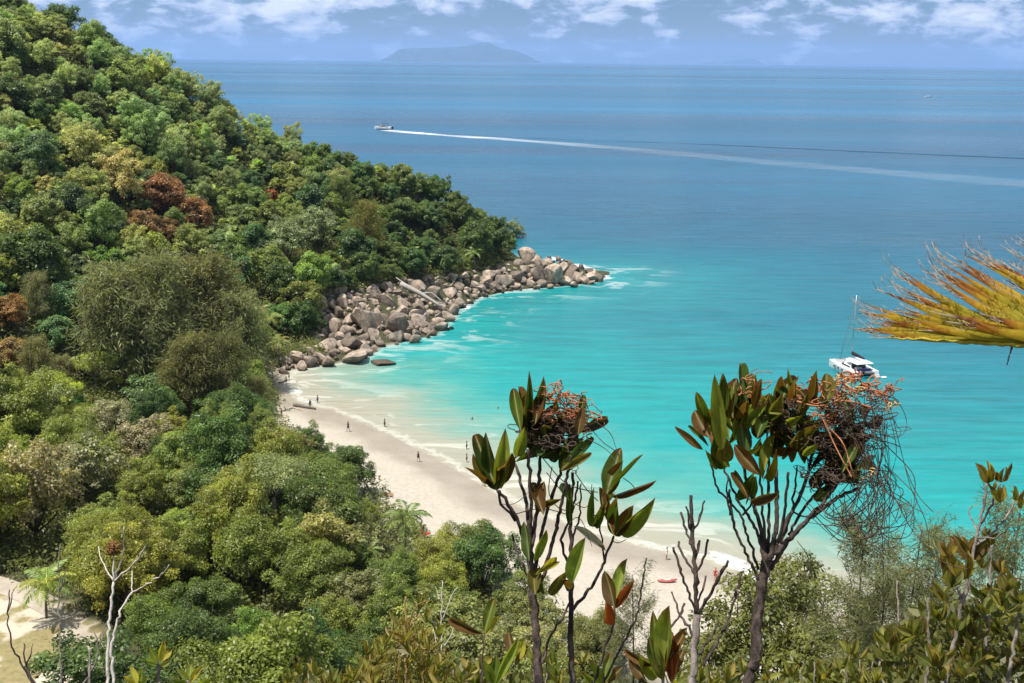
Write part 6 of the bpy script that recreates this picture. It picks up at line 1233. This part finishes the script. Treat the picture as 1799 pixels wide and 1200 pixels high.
# ---------------- drying fan-palm leaf reaching in from the right
DP = 3.4
m = NT('dry_fan_leaf'); t = m.attr('along'); o_ = m.obj(); oi = m.n('ShaderNodeObjectInfo'); rb = m.attr('rib'); st = m.noise(1.0, 4, .6, m.mapping(o_, (30, 3, 30)))
tn = m.math('ADD', m.math('ADD', t, m.math('MULTIPLY', m.math('SUBTRACT', st, .5), .35)), m.math('MULTIPLY', m.math('SUBTRACT', oi.outputs['Random'], .5), .22))
c = m.ramp(tn, [(0, (.20, .19, .012)), (.42, (.36, .30, .018)), (.63, (.46, .30, .02)), (.77, (.32, .115, .016)), (.87, (.12, .05, .02)), (.95, (.36, .28, .20)), (1.0, (.48, .42, .34))])
c = m.mix(m.rng(rb, .78, 1.0, 0, .55, True), c, (.10, .06, .012, 1)); b = m.bsdf(c, .55, .25, m.bump(st, .35, .01)); tr = m.n('ShaderNodeBsdfTranslucent'); m.l(m.mix(1.0, c, (1.35, 1.2, .6, 1), 'MULTIPLY'), tr.inputs[0]); mx = m.n('ShaderNodeMixShader'); mx.inputs[0].default_value = .40; m.l(b.outputs[0], mx.inputs[1]); m.l(tr.outputs[0], mx.inputs[2]); FANM = m.done(mx.outputs[0])
eP = empty('fan_palm_leaf', tuple(at_d(2150, 624, DP))); tag(eP, 'drying yellow fan-palm leaf with brown shredded tips reaching in from the right', 'palm leaf')
def rib_y(x): return np.interp(x, [1480, 1560, 1640, 1799, 2150], [588, 592, 596, 605, 626])
def seg_base(tx, ty):
    bx = max(tx + 30 + (590 - ty) * 1.62, tx + 210); return np.array([bx, rib_y(bx) - 3])
def segment(tip, w_mid, d_tip, split=.6, bow=0.0, seed=0):
    """one pleated segment from the rib to its tip: a V-folded strip, flat sided, that narrows and frays near the end"""
    rng = np.random.default_rng(seed); tip = np.array(tip, float); hb_ = seg_base(*tip); n = 14; V = []; al = []; rb = []; Fs = []; ts = np.linspace(0, 1, n); axis = tip - hb_; L = np.linalg.norm(axis); perp = np.array([-axis[1], axis[0]]) / L
    rows = []; curl = rng.normal(0, 9)
    for t_ in ts:
        c2 = hb_ + axis * t_ + perp * (bow * L * math.sin(math.pi * t_) + curl * max(t_ - .6, 0) ** 1.5 * 2.5)
        w = w_mid * (.62 + .9 * t_ if t_ < .42 else 1.0) * (1 if t_ < split else max(1 - (t_ - split) / (1 - split), .09) ** 1.15); d_ = DP + d_tip * t_; fold = PX(DP, w * .16)
        row = []
        for k_, x in enumerate((-1, 0, 1)):
            q = c2 + perp * x * w * .5; row.append(len(V)); V.append(at_d(q[0], q[1], d_ + abs(x) * fold)); al.append(t_); rb.append(abs(x))
        rows.append(row)
    for a_, b_ in zip(rows[:-1], rows[1:]):
        for k_ in range(2): Fs.append((a_[k_], a_[k_+1], b_[k_+1], b_[k_]))
    me = mesh_np('leaf_segment', np.array(V) - np.array(eP.location), Fs, False, {'along': ('POINT', al), 'rib': ('POINT', rb)}); me.materials.append(FANM); return link('leaf_segment', me, None, eP)
oc = resample(np.array([(1494,582),(1499,556),(1522,533),(1545,506),(1567,476),(1606,458),(1640,456),(1672,442),(1728,438),(1760,440),(1790,416),(1850,420),(1920,430)], float), 58); tips = []
for i, q in enumerate(oc):
    b0 = seg_base(*q); pull = rnd.choice((0, 0, .05, .12, .2, .3)); q2 = q + (b0 - q) * pull + np.array([rnd.gauss(0, 4), rnd.gauss(0, 3)]); tips.append(((q2[0], q2[1]), rnd.uniform(15, 21), .05 + i * .006 + rnd.uniform(-.03, .03)))
tips += [((1690,572),24,-.06),((1580,560),16,.0),((1640,545),20,-.02),((1660,560),22,-.04),((1720,555),26,-.03),((1536,590),12,0),((1610,578),18,-.05)]
for i, (tp, w, dt) in enumerate(tips): segment(tp, w * 1.0, dt * .6, .38 + .2 * rnd.random(), rnd.uniform(-.015, .02), 900 + i)
stems(eP, DP, [(((2150,628),(1799,607),(1640,597),(1560,593)),14,3,0,0)], bark_mat('leaf_rib', (.26,.22,.02,1), (.42,.36,.05,1), 10), 'rib', .02)
fr = []
for tp, w, dt in tips:
    for k_ in range(6):
        hubp = seg_base(*tp); a = math.atan2(tp[1] - hubp[1], tp[0] - hubp[0]) + rnd.gauss(0, .22); L = rnd.uniform(12, 42); uu = rnd.uniform(.78, .98); b0 = (hubp[0] + (tp[0] - hubp[0]) * uu, hubp[1] + (tp[1] - hubp[1]) * uu); fr.append([b0, (b0[0] + L * .5 * math.cos(a), b0[1] + L * .5 * math.sin(a) + rnd.gauss(0, 3)), (b0[0] + L * math.cos(a + .2), b0[1] + L * math.sin(a + .2) + rnd.gauss(0, 6))])
o = hang(fr, DP, .0008, .05, plain('dry_fibre', (.36, .28, .20), .7, .2, .4, 30), eP, 'frayed_fibres'); o['kind'] = 'stuff'
stems(eP, DP, [(((2300,640),(2220,632),(2150,627)),26,16,.1,0)], bark_mat('leaf_stalk', (.20,.18,.03,1), (.32,.27,.05,1), 10), 'stalk', .03); stems(eP, DP, [(((1777,604),(1774,620),(1769,641)),4,2,0,0)], TWIG, 'hanging_shred', .1)
